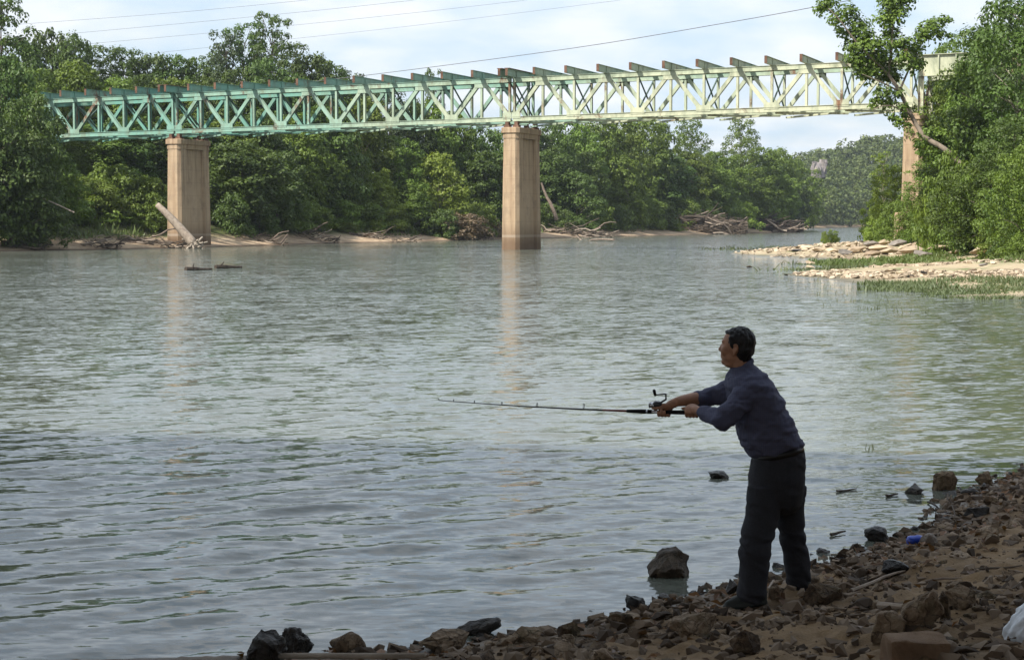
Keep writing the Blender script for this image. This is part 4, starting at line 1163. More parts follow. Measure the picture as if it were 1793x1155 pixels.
# the leaning tree in front of the right pier
def leaning_tree():
    rng = np.random.default_rng(61)
    Yt = 108.0
    tr = [(1740, 340, 106), (1700, 305, 106.5), (1655, 262, 107), (1620, 240, 107.5), (1597, 205, 108), (1575, 160, 108), (1555, 130, 108)]
    P = [at(x, y, Y) for x, y, Y in tr]
    b = P[0].copy(); b[2] = rz(b[0], b[1]) - 0.3
    P = [b + np.array([0.4, 0, 0])] + P
    root = thing('leaning_tree', 'leaning tree with pale trunk crossing in front of the right pier and bridge', 'tree', tuple(P[0]))
    mb = MB(); pp = smooth_path(P, 24)
    mb.add(*tube_vf(pp, list(np.linspace(0.22, 0.10, 24)), 9))
    def br(a, pts, r0):
        q = smooth_path([a] + [at(x, y, Y) for x, y, Y in pts], 12); mb.add(*tube_vf(q, list(np.linspace(r0, 0.02, 12)), 6))
    e = P[-1]
    br(e, [(1560, 95, 108), (1563, 55, 108), (1562, 10, 108), (1570, -30, 108)], 0.11)
    br(e, [(1530, 105, 107.6), (1500, 75, 107.3), (1470, 35, 107), (1450, 15, 107)], 0.10)
    br(P[-2], [(1590, 125, 108.5), (1615, 75, 109), (1650, 45, 109)], 0.08)
    br(P[-3], [(1575, 190, 107.6), (1550, 185, 107), (1528, 192, 107)], 0.06)
    br(P[-2], [(1545, 145, 107.2), (1510, 130, 107)], 0.06)
    link('trunk', mb.mesh('trunk', M['bark_mid'], P[0], True), root)
    cl = [(1438, 22, 10), (1452, 14, 16), (1462, 40, 12), (1478, 28, 16), (1470, 55, 9), (1500, 48, 16), (1490, 62, 12), (1515, 62, 15), (1500, 88, 20), (1525, 84, 18), (1495, 112, 15), (1515, 112, 20), (1540, 108, 18), (1545, 82, 15), (1560, 60, 14), (1556, 38, 18), (1572, 28, 16), (1560, 8, 20), (1585, 4, 14), (1552, -14, 16), (1575, -25, 18),
          (1568, 82, 12), (1585, 72, 12), (1582, 105, 14), (1602, 92, 13), (1612, 70, 13), (1622, 52, 14), (1636, 46, 14), (1645, 62, 10), (1655, 38, 10), (1664, 64, 7), (1608, 110, 12), (1598, 120, 10), (1560, 122, 15), (1530, 132, 17), (1512, 130, 12), (1548, 145, 12), (1572, 138, 10), (1545, 168, 14), (1558, 182, 14), (1535, 176, 8), (1572, 170, 10), (1580, 190, 9), (1526, 190, 6), (1584, 205, 8), (1565, 205, 8), (1578, 216, 8), (1590, 222, 6), (1558, 208, 5),
          (1625, 238, 12), (1640, 250, 14), (1615, 258, 9), (1650, 235, 12), (1632, 270, 12), (1655, 272, 14), (1605, 250, 6), (1660, 255, 12), (1628, 255, 10), (1645, 285, 12), (1610, 268, 6)]
    C = [at(x + rng.normal() * 2, y + rng.normal() * 2, Yt + rng.normal() * 0.5) for x, y, r in cl]
    Rr = [r * Yt / F_PX * 1.42 for x, y, r in cl]
    V, F, T = leaves(rng, C, Rr, 210, 0.22, 0.9, None, 0.2, 0.2)
    link('crown', mesh_np('crown', V - P[0], F, False, M['leaf_mid'], {'tint': T}), root)
leaning_tree()
# ------------------------------------------------------------------ stones
def rock_mesh(seed, mat, n=14, dims=(1, 1, 0.6), sub=0, rough=0.0, sharp=True):
    """an angular stone about one unit wide, its foot at z = 0"""
    rng = np.random.default_rng(seed)
    bm = bmesh.new()
    for _ in range(n):
        d = rng.normal(size=3); d /= np.linalg.norm(d)
        d *= 0.5 * (0.8 + 0.3 * rng.random())
        bm.verts.new((d[0] * dims[0], d[1] * dims[1], d[2] * dims[2]))
    r = bmesh.ops.convex_hull(bm, input=bm.verts[:])
    bmesh.ops.delete(bm, geom=[g for g in r['geom_interior'] if isinstance(g, bmesh.types.BMVert)], context='VERTS')
    loose = [v for v in bm.verts if not v.link_faces]
    if loose: bmesh.ops.delete(bm, geom=loose, context='VERTS')
    bmesh.ops.bevel(bm, geom=bm.edges[:], offset=0.03, segments=1, profile=0.5, affect='EDGES', clamp_overlap=True)
    if sub:
        bmesh.ops.triangulate(bm, faces=bm.faces[:])
        bmesh.ops.subdivide_edges(bm, edges=bm.edges[:], cuts=sub, use_grid_fill=True)
        P = np.array([v.co for v in bm.verts])
        q = fbm(P * 4.5 + seed, 4, seed, 0.55); q2 = fbm(P * 16 + seed, 2, seed + 5)
        bm.normal_update()
        for v, a, b in zip(bm.verts, q, q2): v.co += v.normal * (a * rough * 1.1 + b * rough * 0.4)
    z = min(v.co.z for v in bm.verts)
    for v in bm.verts: v.co.z -= z
    me = bpy.data.meshes.new('stone'); bm.to_mesh(me); bm.free()
    me.materials.append(M[mat])
    for p in me.polygons: p.use_smooth = False
    return me

ROCKS = [rock_mesh(100 + i, 'brown_stone', 15, (1, 0.85, 0.32 + 0.34 * ((i * 37) % 10) / 10), 2, 0.04) for i in range(12)]
SLABS = [rock_mesh(140 + i, 'pale_stone', 12, (1, 0.75, 0.30), 1, 0.03) for i in range(8)]
rr = random.Random(12)

def stone(me, loc, size, label, name='stone', cat='rock', group=None, mat=None, rot=None, sink=0.25, scl=(1, 1, 1)):
    o = link(name, me)
    o.scale = (size * scl[0], size * scl[1], size * scl[2])
    o.rotation_euler = rot or (rr.uniform(-0.25, 0.25), rr.uniform(-0.25, 0.25), rr.uniform(0, 6.28))
    o.location = (loc[0], loc[1], loc[2] - sink * size * 0.35)
    if mat: o.material_slots[0].link = 'OBJECT'; o.material_slots[0].material = M[mat]
    return tag(o, label, cat, group)

def near_px(px, py): return on_ground(px, py, right_z, 6.0, 20.0, 300)

def hero(seed, px0, px1, ytop, ybot, mat, label, name='stone', n=18, depth=0.8, rough=0.04, cat='rock', yaw=0.0, sub=3, water=False):
    """a stone whose outline spans the given pixels, standing on the ground or in the water"""
    c = on_water((px0 + px1) / 2, ybot - 2) if water else near_px((px0 + px1) / 2, ybot - 2)
    Y = c[1]
    w = (px1 - px0) / F_PX * Y; h = (ybot - ytop) / F_PX * Y * 1.05
    me = rock_mesh(seed, mat, n, (1, depth, 1), sub, rough)
    xs = [v.co.x for v in me.vertices]; zs = [v.co.z for v in me.vertices]; ysv = [v.co.y for v in me.vertices]
    k = w / (max(xs) - min(xs)); kz = (h + 0.35 * h) / max(zs)
    xm = (max(xs) + min(xs)) / 2
    for v in me.vertices: v.co = ((v.co.x - xm) * k, (v.co.y - min(ysv)) * k, v.co.z * kz - 0.35 * h)
    o = link(name, me); o.location = (at((px0 + px1) / 2, ybot, Y)[0], Y, c[2]); o.rotation_euler = (0, 0, yaw)
    return tag(o, label, cat)

hero(201, 1135, 1212, 966, 1016, 'damp_stone', 'big dark boulder standing alone in the shallow water left of the man', 'boulder', 22, 0.9, 0.05, water=True)
hero(202, 1515, 1561, 927, 950, 'wet_stone', 'black wet rock in the water right of the man', water=True)
hero(203, 424, 500, 1112, 1165, 'wet_stone', 'dark rock cut by the bottom edge, leftmost on the near shore', n=26, rough=0.07)
hero(204, 484, 548, 1106, 1152, 'wet_stone', 'dark rock leaning against the leftmost rock at the bottom edge', n=26, rough=0.07)
hero(205, 572, 640, 1115, 1149, 'brown_stone', 'smooth rounded brown rock at the bottom edge beside the dark rocks', n=30, rough=0.02)
hero(206, 730, 821, 1117, 1148, 'brown_stone', 'broad brown rock in front of the black driftwood slab', n=24, rough=0.06)
hero(207, 892, 950, 1102, 1132, 'brown_stone', 'greenish brown rock right of the black driftwood slab', n=16)
hero(208, 975, 1018, 1094, 1122, 'brown_stone', 'small brown rock at the waterline, second right of the driftwood slab', n=15)
hero(209, 1095, 1132, 1047, 1072, 'wet_stone', 'small black wet rock at the waterline left of the man', water=True)
hero(210, 1242, 1278, 829, 841, 'wet_stone', 'flat black rock awash in the water left of the man’s waist', water=True, n=20)
hero(211, 1588, 1624, 851, 868, 'wet_stone', 'black wet rock offshore near the far end of the stony bank', water=True)
hero(212, 1636, 1680, 829, 862, 'brown_stone', 'tan boulder at the tip of the stony bank at right', n=16)
hero(213, 1712, 1746, 829, 852, 'brown_stone', 'dark squat rock right of the tan boulder at the bank tip', n=15)
hero(214, 1690, 1735, 890, 908, 'wet_stone', 'black angular rock on the shoreline right of the can', n=12)
hero(215, 1612, 1646, 937, 956, 'grey_stone', 'grey stone directly beside the blue can', n=15)
hero(216, 1660, 1720, 1032, 1070, 'brown_stone', 'angular brown stone standing above the square block', n=13)
hero(217, 1585, 1665, 1040, 1105, 'brown_stone', 'tall pointed brown stone behind the square block', n=11, rough=0.03)
hero(218, 1525, 1590, 1075, 1125, 'brown_stone', 'pointed tan stone left of the square block', n=11, rough=0.03)
hero(219, 1645, 1668, 1040, 1090, 'brown_stone', 'narrow upright dark stone leaning on the tall pointed stone', n=10)
hero(220, 1170, 1262, 1082, 1116, 'brown_stone', 'broad angular greenish stone below the man’s left foot', n=12)
hero(221, 1280, 1335, 1110, 1150, 'brown_stone', 'rough brown stone at the bottom edge under the man', n=14)
hero(222, 1345, 1372, 1025, 1052, 'brown_stone', 'small pale stone between the man’s two feet', n=12)
hero(223, 1410, 1480, 1030, 1062, 'brown_stone', 'flat brown stone right behind the man’s right foot', n=14)
hero(224, 1545, 1600, 985, 1010, 'wet_stone', 'dark hollow stone on the shore below the can', n=12)
hero(225, 1065, 1122, 1078, 1104, 'brown_stone', 'angular stone at the waterline below the small black rock', n=12)
hero(226, 1268, 1294, 1018, 1046, 'wet_stone', 'dark wet stone just left of the man’s front leg', n=12)

# the squared block at the lower right
c = near_px(1606, 1155)
bm = bmesh.new()
V, F = box_vf((0, 0, 0.07), (1, 0, 0), (0, 1, 0), (0, 0, 1), 0.137, 0.09, 0.10)
vs = [bm.verts.new(v) for v in V]
for f in F: bm.faces.new([vs[i] for i in f])
bmesh.ops.bevel(bm, geom=bm.edges[:], offset=0.018, segments=2, profile=0.6, affect='EDGES')
bmesh.ops.triangulate(bm, faces=bm.faces[:]); bmesh.ops.subdivide_edges(bm, edges=bm.edges[:], cuts=4, use_grid_fill=True)
bm.normal_update()
for v in bm.verts: v.co += v.normal * float(fbm(np.array(v.co)[None] * 11, 4, 3)[0]) * 0.013
me = bpy.data.meshes.new('stone_block'); bm.to_mesh(me); bm.free(); me.materials.append(M['block_stone'])
for p_ in me.polygons: p_.use_smooth = True
o = tag(link('stone_block', me), 'squared reddish brown stone block at the bottom edge, lower right', 'stone block')
o.location = (c[0], c[1] + 0.06, c[2] - 0.075); o.rotation_euler = (0.05, 0.03, 0.06)

# stones strewn over the near bank: one by one
def strewn():
    rng = np.random.default_rng(33)
    done = 0; spots = []
    Q = np.c_[rng.uniform(-1.2, 5.4, 9000), rng.uniform(7.2, 17.5, 9000)]
    D = sdist(Q, RS); Zq = right_z(Q)
    PX = CX + Q[:, 0] / Q[:, 1] * F_PX; PY = HORIZON + (CAM_Z - Zq) / Q[:, 1] * F_PX
    Q, D, Zq, PX = [q[(D > -0.25) & (PX > 690) & (PX < 1815) & (PY < 1175)] for q in (Q, D, Zq, PX)]
    for x_, d, z_, px in zip(Q, D, Zq, PX):
        if done >= 298: break
        c = np.array([x_[0], x_[1], z_])
        near_edge = math.exp(-max(d, 0) / 0.9)
        left = 1.0 if px < 1420 else 0.45
        if rng.random() > 0.25 + 0.75 * max(near_edge * 0.8, 0.75 * left): continue
        size = 0.07 + 0.19 * rng.random() ** 2.0 * (1.0 if px < 1450 else 0.75)
        if any((c[0] - a) ** 2 + (c[1] - b) ** 2 < (0.27 * (size + s)) ** 2 for a, b, s in spots): continue
        if abs(c[0] - 1.43) < 0.24 and abs(c[1] - 10.05) < 0.22: continue
        spots.append((c[0], c[1], size))
        wet = d < 0.12
        where = 'left of the boulder' if px < 1130 else 'between boulder and man' if px < 1280 else 'around the man’s feet' if px < 1425 else 'right of the man' if px < 1600 else 'at the far right'
        big = 'large' if size > 0.16 else 'middling' if size > 0.11 else 'small'
        stone(ROCKS[rng.integers(12)], (c[0], c[1], max(c[2], -0.03)), size, big + (' dark wet stone at the waterline, ' if wet else ' brown angular stone on the mud, ') + where, 'stone', 'rock', 'wet stones along the near waterline' if wet else 'stones strewn on the near bank', 'wet_stone' if wet else 'brown_stone',
              (rng.uniform(-.5, .5), rng.uniform(-.5, .5), rng.uniform(0, 6.28)), 0.5, (1, 1, rng.uniform(0.6, 1.15)))
        done += 1
strewn()

def joined_stones(name, P, S, seed, mat, flat=(0.5, 0.9), n=9):
    """many small stones as one mass"""
    rng = np.random.default_rng(seed)
    protos = []
    for i in range(10):
        bm = bmesh.new()
        for _ in range(n):
            d = rng.normal(size=3); d /= np.linalg.norm(d); bm.verts.new(d * 0.5)
        r = bmesh.ops.convex_hull(bm, input=bm.verts[:])
        g = [x for x in r['geom_interior'] if isinstance(x, bmesh.types.BMVert)]
        if g: bmesh.ops.delete(bm, geom=g, context='VERTS')
        bm.verts.index_update()
        protos.append((np.array([v.co for v in bm.verts]), np.array([[v.index for v in f.verts] for f in bm.faces if len(f.verts) == 3])))
        bm.free()
    VV, FF, TT, n0 = [], [], [], 0
    for p, s in zip(P, S):
        V, F = protos[rng.integers(10)]
        th = rng.random() * 6.28; c, q = math.cos(th), math.sin(th)
        W = V * np.array([s, s * rng.uniform(0.6, 1), s * rng.uniform(*flat)])
        W = np.c_[W[:, 0] * c - W[:, 1] * q, W[:, 0] * q + W[:, 1] * c, W[:, 2] + W[:, 0] * rng.uniform(-.3, .3)] + p
        VV.append(W); FF.append(F + n0); n0 += len(V); TT.append(np.full(len(V), rng.random()))
    m, nt, out = new_mat(name + '_mat'); k = NT(nt)
    g = k.n('ShaderNodeNewGeometry')
    f = k.math('ADD', k.math('MULTIPLY', g.outputs['Random Per Island'], 0.7), k.math('MULTIPLY', k.noise(g.outputs['Position'], 6, 4), 0.3))
    k.principled(out, k.ramp(f, mat), 0.9, 0.25)
    return mesh_np(name, np.concatenate(VV), np.concatenate(FF), False, m, {'tint': np.concatenate(TT)})

def pebbles():
    rng = np.random.default_rng(44); P, S = [], []
    while len(P) < 30000:
        px = rng.uniform(600, 1830)
        Y = rng.uniform(7, 17); X = (px - CX) / F_PX * Y
        P.append((X, Y)); S.append(0.014 + 0.14 * rng.random() ** 3.6)
    P = np.array(P); d = sdist(P, RS); z = right_z(P)
    keep = (d > -0.12) & (HORIZON + (CAM_Z - z) / P[:, 1] * F_PX < 1180) & (rng.random(len(P)) < (0.35 + 0.65 * np.exp(-np.maximum(d, 0) / 1.2)) * np.clip(0.7 + 0.9 * fbm(np.c_[P * 1.3, np.zeros(len(P))], 3, 61), 0.15, 1))
    P3 = np.c_[P, z][keep]; S = np.array(S)[keep]
    link('pebbles', joined_stones('pebbles', P3, S, 45, [(0.2, (0.05, 0.036, 0.025)), (0.6, (0.15, 0.11, 0.075)), (0.95, (0.28, 0.22, 0.16))]), kind='stuff', label='small pebbles and clods covering the muddy near bank', category='pebbles')
    # fallen leaves along the waterline
    Q = np.c_[rng.uniform(-1.5, 5.2, 9000), rng.uniform(7.4, 16.5, 9000)]
    d = sdist(Q, RS); keep = (d > 0.0) & (rng.random(len(Q)) < np.exp(-np.abs(d - 0.45) / 0.35) * 0.5 + 0.05)
    Q = Q[keep]; N = len(Q); z = right_z(Q) + 0.012
    n = rng.normal(size=(N, 3)) * 0.35 + np.array([0, 0, 1]); n /= np.linalg.norm(n, axis=1)[:, None]
    a = np.cross(n, rng.normal(size=(N, 3))); a /= np.linalg.norm(a, axis=1)[:, None]; b = np.cross(n, a)
    s = (0.022 + 0.03 * rng.random(N))[:, None]; C = np.c_[Q, z]
    V = np.stack([C - a * s, C + b * s * .55 + n * s * .3, C + a * s, C - b * s * .55 + n * s * .3], 1).reshape(-1, 3)
    link('leaf_litter', mesh_np('leaf_litter', V, np.arange(4 * N).reshape(N, 4), False, M['litter'], {'tint': np.repeat(rng.random(N), 4)}), kind='stuff', label='brown fallen leaves scattered along the near waterline', category='leaves')
pebbles()

# gravel bars of the right bank
def gravel():
    rng = np.random.default_rng(55); P, S = [], []
    def patch(n, poly, s0, s1, lift=0.02):
        poly = np.array(poly, float); lo, hi = poly.min(0), poly.max(0)
        c = 0
        while c < n:
            q = lo + (hi - lo) * rng.random(2)
            ins = False; j = len(poly) - 1
            for i in range(len(poly)):
                if (poly[i, 1] > q[1]) != (poly[j, 1] > q[1]) and q[0] < (poly[j, 0] - poly[i, 0]) * (q[1] - poly[i, 1]) / (poly[j, 1] - poly[i, 1]) + poly[i, 0]: ins = not ins
                j = i
            c += 1
            if not ins: continue
            P.append((q[0], q[1])); S.append(s0 + (s1 - s0) * rng.random() ** 2.2)
    patch(2600, [(12.2, 77.0), (14, 71.0), (20, 68.5), (26, 70), (26, 72.5), (20, 73), (14, 79)], 0.12, 0.55)
    patch(3400, [(17.5, 84), (19, 79.5), (28, 76), (30, 84), (27, 90), (20.5, 91)], 0.12, 0.5)
    patch(2600, [(16.6, 129), (17.8, 119), (21.3, 107), (24, 104), (26, 108), (27.5, 118), (29, 135), (31, 152), (36, 180), (27, 158), (20, 142)], 0.2, 0.9)
    P = np.array(P); z = np.maximum(right_z(P), -0.05) + 0.03
    bar = joined_stones('gravel', np.c_[P, z], S, 56, [(0.1, (0.12, 0.092, 0.066)), (0.45, (0.31, 0.245, 0.17)), (0.9, (0.48, 0.40, 0.295))], (0.25, 0.55))
    link('gravel', bar, kind='stuff', label='pale tan gravel of the bars on the right shore', category='gravel')
gravel()

G_S = 'slabs of the upper gravel bar'
for i, (px, py, w, mt, tilt) in enumerate([(1560, 446, 40, 'pale_stone', 0), (1540, 440, 36, 'pale_stone', .1), (1520, 434, 30, 'grey_stone', .2), (1505, 443, 34, 'pale_stone', 0), (1580, 440, 36, 'pale_stone', .15), (1600, 446, 46, 'pale_stone', .05), (1602, 430, 44, 'grey_stone', .3), (1625, 437, 48, 'pale_stone', .3), (1640, 426, 50, 'pale_stone', .4), (1655, 444, 52, 'pale_stone', .05), (1672, 434, 40, 'pale_stone', .35), (1690, 430, 30, 'pale_stone', .4), (1705, 438, 36, 'pale_stone', .3), (1735, 442, 56, 'pale_stone', .3),
                                            (1480, 446, 26, 'grey_stone', 0), (1460, 443, 24, 'pale_stone', 0), (1432, 441, 24, 'pale_stone', 0), (1395, 441, 16, 'wet_stone', 0), (1410, 437, 24, 'pale_stone', 0), (1375, 439, 18, 'pale_stone', 0), (1490, 432, 22, 'pale_stone', .1), (1550, 428, 26, 'pale_stone', .2), (1530, 449, 30, 'pale_stone', .0), (1618, 449, 30, 'grey_stone', .1), (1572, 430, 30, 'grey_stone', .2), (1680, 445, 30, 'pale_stone', .2)]):
    c = on_ground(px, py, right_z, 88, 175, 260)
    stone(SLABS[i % 8], c, w / F_PX * c[1] * 1.45, 'grey weathered rock slab on the upper gravel bar' if mt == 'grey_stone' else 'dark wet rock on the edge of the upper gravel bar' if mt == 'wet_stone' else 'pale tan rock slab on the upper gravel bar', 'rock_slab', 'rock', G_S, mt, (rr.uniform(-.15, .15), -tilt, rr.uniform(-.4, .4)), -0.05, (1, 1, 0.85))
for px, py, w, mt, lb in [(1418, 463, 24, 'pale_stone', 'pale flat rock on the weedy tip between the two gravel bars'), (1420, 470, 20, 'pale_stone', 'smaller pale rock just below the flat rock on the weedy tip'), (1483, 476, 18, 'brown_stone', 'reddish dark rock on the lower gravel bar'), (1594, 486, 18, 'wet_stone', 'dark rock at the front edge of the lower gravel bar'), (1578, 481, 26, 'pale_stone', 'pale rock beside the dark rock on the lower gravel bar'), (1620, 481, 24, 'wet_stone', 'flat dark rock on the crest of the lower gravel bar'), (1312, 468, 13, 'brown_stone', 'lone brown rock in the open water left of the gravel bars'), (1721, 466, 20, 'grey_stone', 'grey rock on the right part of the lower gravel bar'), (1741, 462, 18, 'pale_stone', 'pale upright rock on the right part of the lower gravel bar')]:
    c = on_ground(px, py, right_z, 60, 120, 260); c[2] = max(c[2], 0.0)
    stone(SLABS[(px * 7) % 8], c, w / F_PX * c[1] * 1.15, lb, 'rock', 'rock', None, mt, None, 0.1)

# ------------------------------------------------------------------ driftwood
def stick(mb, a, b, r, rng, sides=5, bend=0.06):
    a, b = np.asarray(a, float), np.asarray(b, float); L = np.linalg.norm(b - a)
    pts = smooth_path([a, a * .66 + b * .34 + rng.normal(size=3) * bend * L, a * .33 + b * .67 + rng.normal(size=3) * bend * L, b], 6)
    mb.add(*tube_vf(pts, list(np.linspace(r, r * 0.45, 6)), sides))

def pile(px0, px1, py, h, n, L, r, label, seed, zfun=left_z, Y0=120, Y1=420, mats=('dead_wood', 'dark_wood'), twigs=40):
    rng = np.random.default_rng(seed)
    c = on_ground((px0 + px1) / 2, py, zfun, Y0, Y1); c[2] = max(c[2], 0)
    root = thing('driftwood_pile', label, 'driftwood', tuple(c))
    hw = (px1 - px0) / 2 / F_PX * c[1]
    gx = np.linspace(-hw, hw, 12); gz = zfun(np.c_[c[0] + gx, np.full(12, c[1])])
    def rnd_pair(Lm):
        x = rng.uniform(-hw, hw); y = rng.uniform(-0.8, 0.8); th = rng.uniform(-0.5, 0.5) + (math.pi if rng.random() < .5 else 0)
        el = rng.normal(0.12, 0.22); l = Lm * (0.5 + 0.7 * rng.random())
        p0 = np.array([x, y, 0]); p0[2] = max(float(np.interp(x, gx, gz)), 0) - c[2] + rng.random() ** 1.6 * h * (1 - abs(x) / hw * 0.6)
        p1 = p0 + l * np.array([math.cos(th) * math.cos(el), 0.4 * math.sin(th), abs(math.sin(el))])
        p1[0] = np.clip(p1[0], -hw * 1.15, hw * 1.15)
        return p0, p1
    for i in range(n):
        mb = MB(); a, b = rnd_pair(L); stick(mb, a, b, r * (0.5 + 0.9 * rng.random()), rng)
        link('branch', mb.mesh('branch', M[mats[i % 2]]), root)
    mb = MB()
    for i in range(twigs): a, b = rnd_pair(L * 0.55); stick(mb, a, b, r * 0.38, rng, 3, 0.1)
    t = link('twigs', mb.mesh('twigs', M[mats[1]]), root); t['kind'] = 'stuff'
pile(8, 88, 437, 0.5, 10, 2.2, 0.09, 'low pale driftwood at the left edge under the dark trees', 1)
pile(145, 212, 435, 0.9, 16, 1.8, 0.09, 'dark driftwood heap on the sandy beach left of the left pier', 2)
pile(214, 330, 434, 0.9, 22, 2.4, 0.09, 'tangled driftwood at the foot of the left pier', 3)
pile(520, 590, 423, 1.2, 24, 2.2, 0.08, 'brown brushwood on the shore between left and middle pier', 4)
pile(430, 500, 425, 0.4, 10, 2.2, 0.08, 'thin low driftwood line right of the left pier', 9)
pile(620, 730, 422, 0.6, 20, 2.6, 0.09, 'low driftwood line below the light cone-shaped tree', 10)
pile(760, 872, 418, 0.9, 26, 2.8, 0.09, 'low driftwood line left of the middle pier', 11)
pile(952, 1075, 415, 1.4, 34, 4.0, 0.11, 'grey fallen branches on the shore right of the middle pier', 5)
pile(1175, 1300, 409, 3.6, 90, 5.5, 0.22, 'big tangle of grey dead branches at the river bend', 6, twigs=700)
pile(1300, 1400, 405.5, 2.6, 50, 6.0, 0.24, 'right end of the dead branch tangle before the far water', 7, Y1=560, twigs=420)
pile(1508, 1560, 418, 0.8, 12, 1.6, 0.06, 'grey brushwood at the edge of the right bank bushes', 8, right_z, 90, 175)

# the log leaning against the left pier, with its root mass
def log():
    Yl = 154.5
    a, b = at(275, 358, Yl), at(340, 428, Yl - 0.4)
    root = thing('leaning_log', 'pale bare log with root ball leaning against the left pier', 'log', tuple(b))
    rng = np.random.default_rng(8)
    mb = MB(); mb.add(*tube_vf(smooth_path([a, a * .6 + b * .4 + np.array([0.05, 0, 0.08]), b], 10), list(np.linspace(0.24, 0.46, 10)), 10)); link('log', mb.mesh('log', M['dead_wood'], b, True), root)
    mb = MB()
    for i in range(16):
        d = rng.normal(size=3); d[0] += 0.5; d[2] = d[2] * 0.6 - 0.2; d /= np.linalg.norm(d)
        stick(mb, b, b + d * (0.7 + 0.7 * rng.random()), 0.17, rng, 5, 0.12)
    link('roots', mb.mesh('roots', M['pale_bark'], b, True), root)
    rb = rock_mesh(303, 'pale_bark', 26, (1.2, 1.1, 1.2), 2, 0.09); o = link('root_ball', rb, root); o.scale = (0.95, 0.9, 0.85); o.location = (0.05, 0, -0.55)
log()
for px0, py0, px1, py1, Y, r, nm, lb in [(948, 320, 975, 385, 262, 0.32, 'fallen_trunk', 'bare grey trunk leaning behind the right side of the middle pier'), (1010, 410, 1075, 420, 0, 0.13, 'fallen_trunk', 'pale fallen trunk lying on the shore right of the middle pier'), (235, 398, 262, 418, 164, 0.16, 'fallen_trunk', 'pale slanting log on the sand left of the left pier'),
                                     (1388, 386, 1402, 366, 470, 0.28, 'fallen_trunk', 'thin pale dead trunk slanting up at the end of the left wood'), (0, 318, 130, 372, 143, 0.06, 'dead_branch', 'thin dead branch slanting through the dark trees at the left edge')]:
    if Y == 0: a, b = on_water(px0, py0 + 3, 0.5), on_water(px1, py1, 0.2)
    else: a, b = at(px0, py0, Y), at(px1, py1, Y - 1)
    mb = MB(); stick(mb, b, a, r, np.random.default_rng(px0), 7, 0.02)
    o = tag(link(nm, mb.mesh(nm, M['dead_wood'], b)), lb, 'log'); o.location = b
for px0, px1, py, lb in [(325, 371, 471.5, 'dark plank-like log floating on the river, left one of two'), (377, 423, 468, 'dark plank-like log floating on the river, right one of two')]:
    a, b = on_water(px0, py, 0.05), on_water(px1, py - 1, 0.05)
    mb = MB(); rng = np.random.default_rng(px0); stick(mb, a, b, 0.13, rng, 7, 0.01); stick(mb, a * .8 + b * .2, a * .75 + b * .25 + np.array([0.1, 0, 0.28]), 0.05, rng)
    o = tag(link('floating_log', mb.mesh('floating_log', M['dark_wood'], a)), lb, 'log', 'logs floating on the river'); o.location = a

# black driftwood slab, sticks, can, bag, pipe on the near shore
c = on_water(832, 1112)
me = rock_mesh(230, 'wet_stone', 20, (1, 0.4, 0.5), 3, 0.05)
zmax = max(v.co.z for v in me.vertices)
for v in me.vertices:
    u = v.co.x + 0.5
    v.co.z = v.co.z / zmax * (0.09 + 0.05 * u) + 0.05 * u - 0.06
    v.co.x *= 0.35; v.co.y *= 0.30
o = tag(link('driftwood_slab', me), 'black waterlogged driftwood slab at the near waterline', 'driftwood'); o.location = (c[0] + 0.0, c[1] + 0.05, 0.0)
rng_s = np.random.default_rng(71)
for px0, py0, px1, py1, r, mt, lb in [(1490, 1038, 1585, 1003, 0.014, 'dead_wood', 'pale bare stick slanting on the mud right of the man'), (1705, 1040, 1790, 1052, 0.014, 'dark_wood', 'dark stick lying on the mud near the white bag'), (1345, 1035, 1376, 1005, 0.010, 'dead_wood', 'thin pale stick standing between the man’s legs'), (1440, 1030, 1530, 1012, 0.010, 'dark_wood', 'dark twig lying just right of the man’s feet'), (1620, 1020, 1700, 1012, 0.009, 'dead_wood', 'thin pale twig in the middle of the muddy bank'),
                                     (1540, 1066, 1610, 1072, 0.022, 'dead_wood', 'short thick driftwood stick above the pointed tan stone'), (1700, 1000, 1790, 992, 0.010, 'dark_wood', 'thin dark twig across the upper right mud'), (1625, 882, 1665, 900, 0.010, 'dark_wood', 'black twig reaching into the water near the bank tip'), (1660, 868, 1672, 905, 0.010, 'dark_wood', 'black twig crossing the other one near the bank tip'), (1465, 862, 1500, 858, 0.010, 'dark_wood', 'black twig afloat right of the man'), (1552, 870, 1572, 868, 0.014, 'dark_wood', 'short black stick awash in the shallows'), (1455, 940, 1480, 934, 0.014, 'dark_wood', 'dark stick awash behind the man’s knee')]:
    a, b = near_px(px0, py0), near_px(px1, py1)
    for q in (a, b): q[2] = max(q[2], 0.0) + r * 1.1
    mb = MB(); stick(mb, a, b, r, rng_s, 6, 0.025)
    o = tag(link('stick', mb.mesh('stick', M[mt], a)), lb, 'stick'); o.location = a
# pale pipe at the bottom edge
a, b = near_px(490, 1157), near_px(745, 1158)
a[2] += 0.03; b[2] += 0.03
mb = MB(); mb.add(*tube_vf([a, (a + b) / 2, b], [0.016] * 3, 12))
o = tag(link('wooden_pole', mb.mesh('wooden_pole', M['pale_bark'], a, True)), 'straight pale pole lying along the bottom edge between the rocks', 'pole'); o.location = a

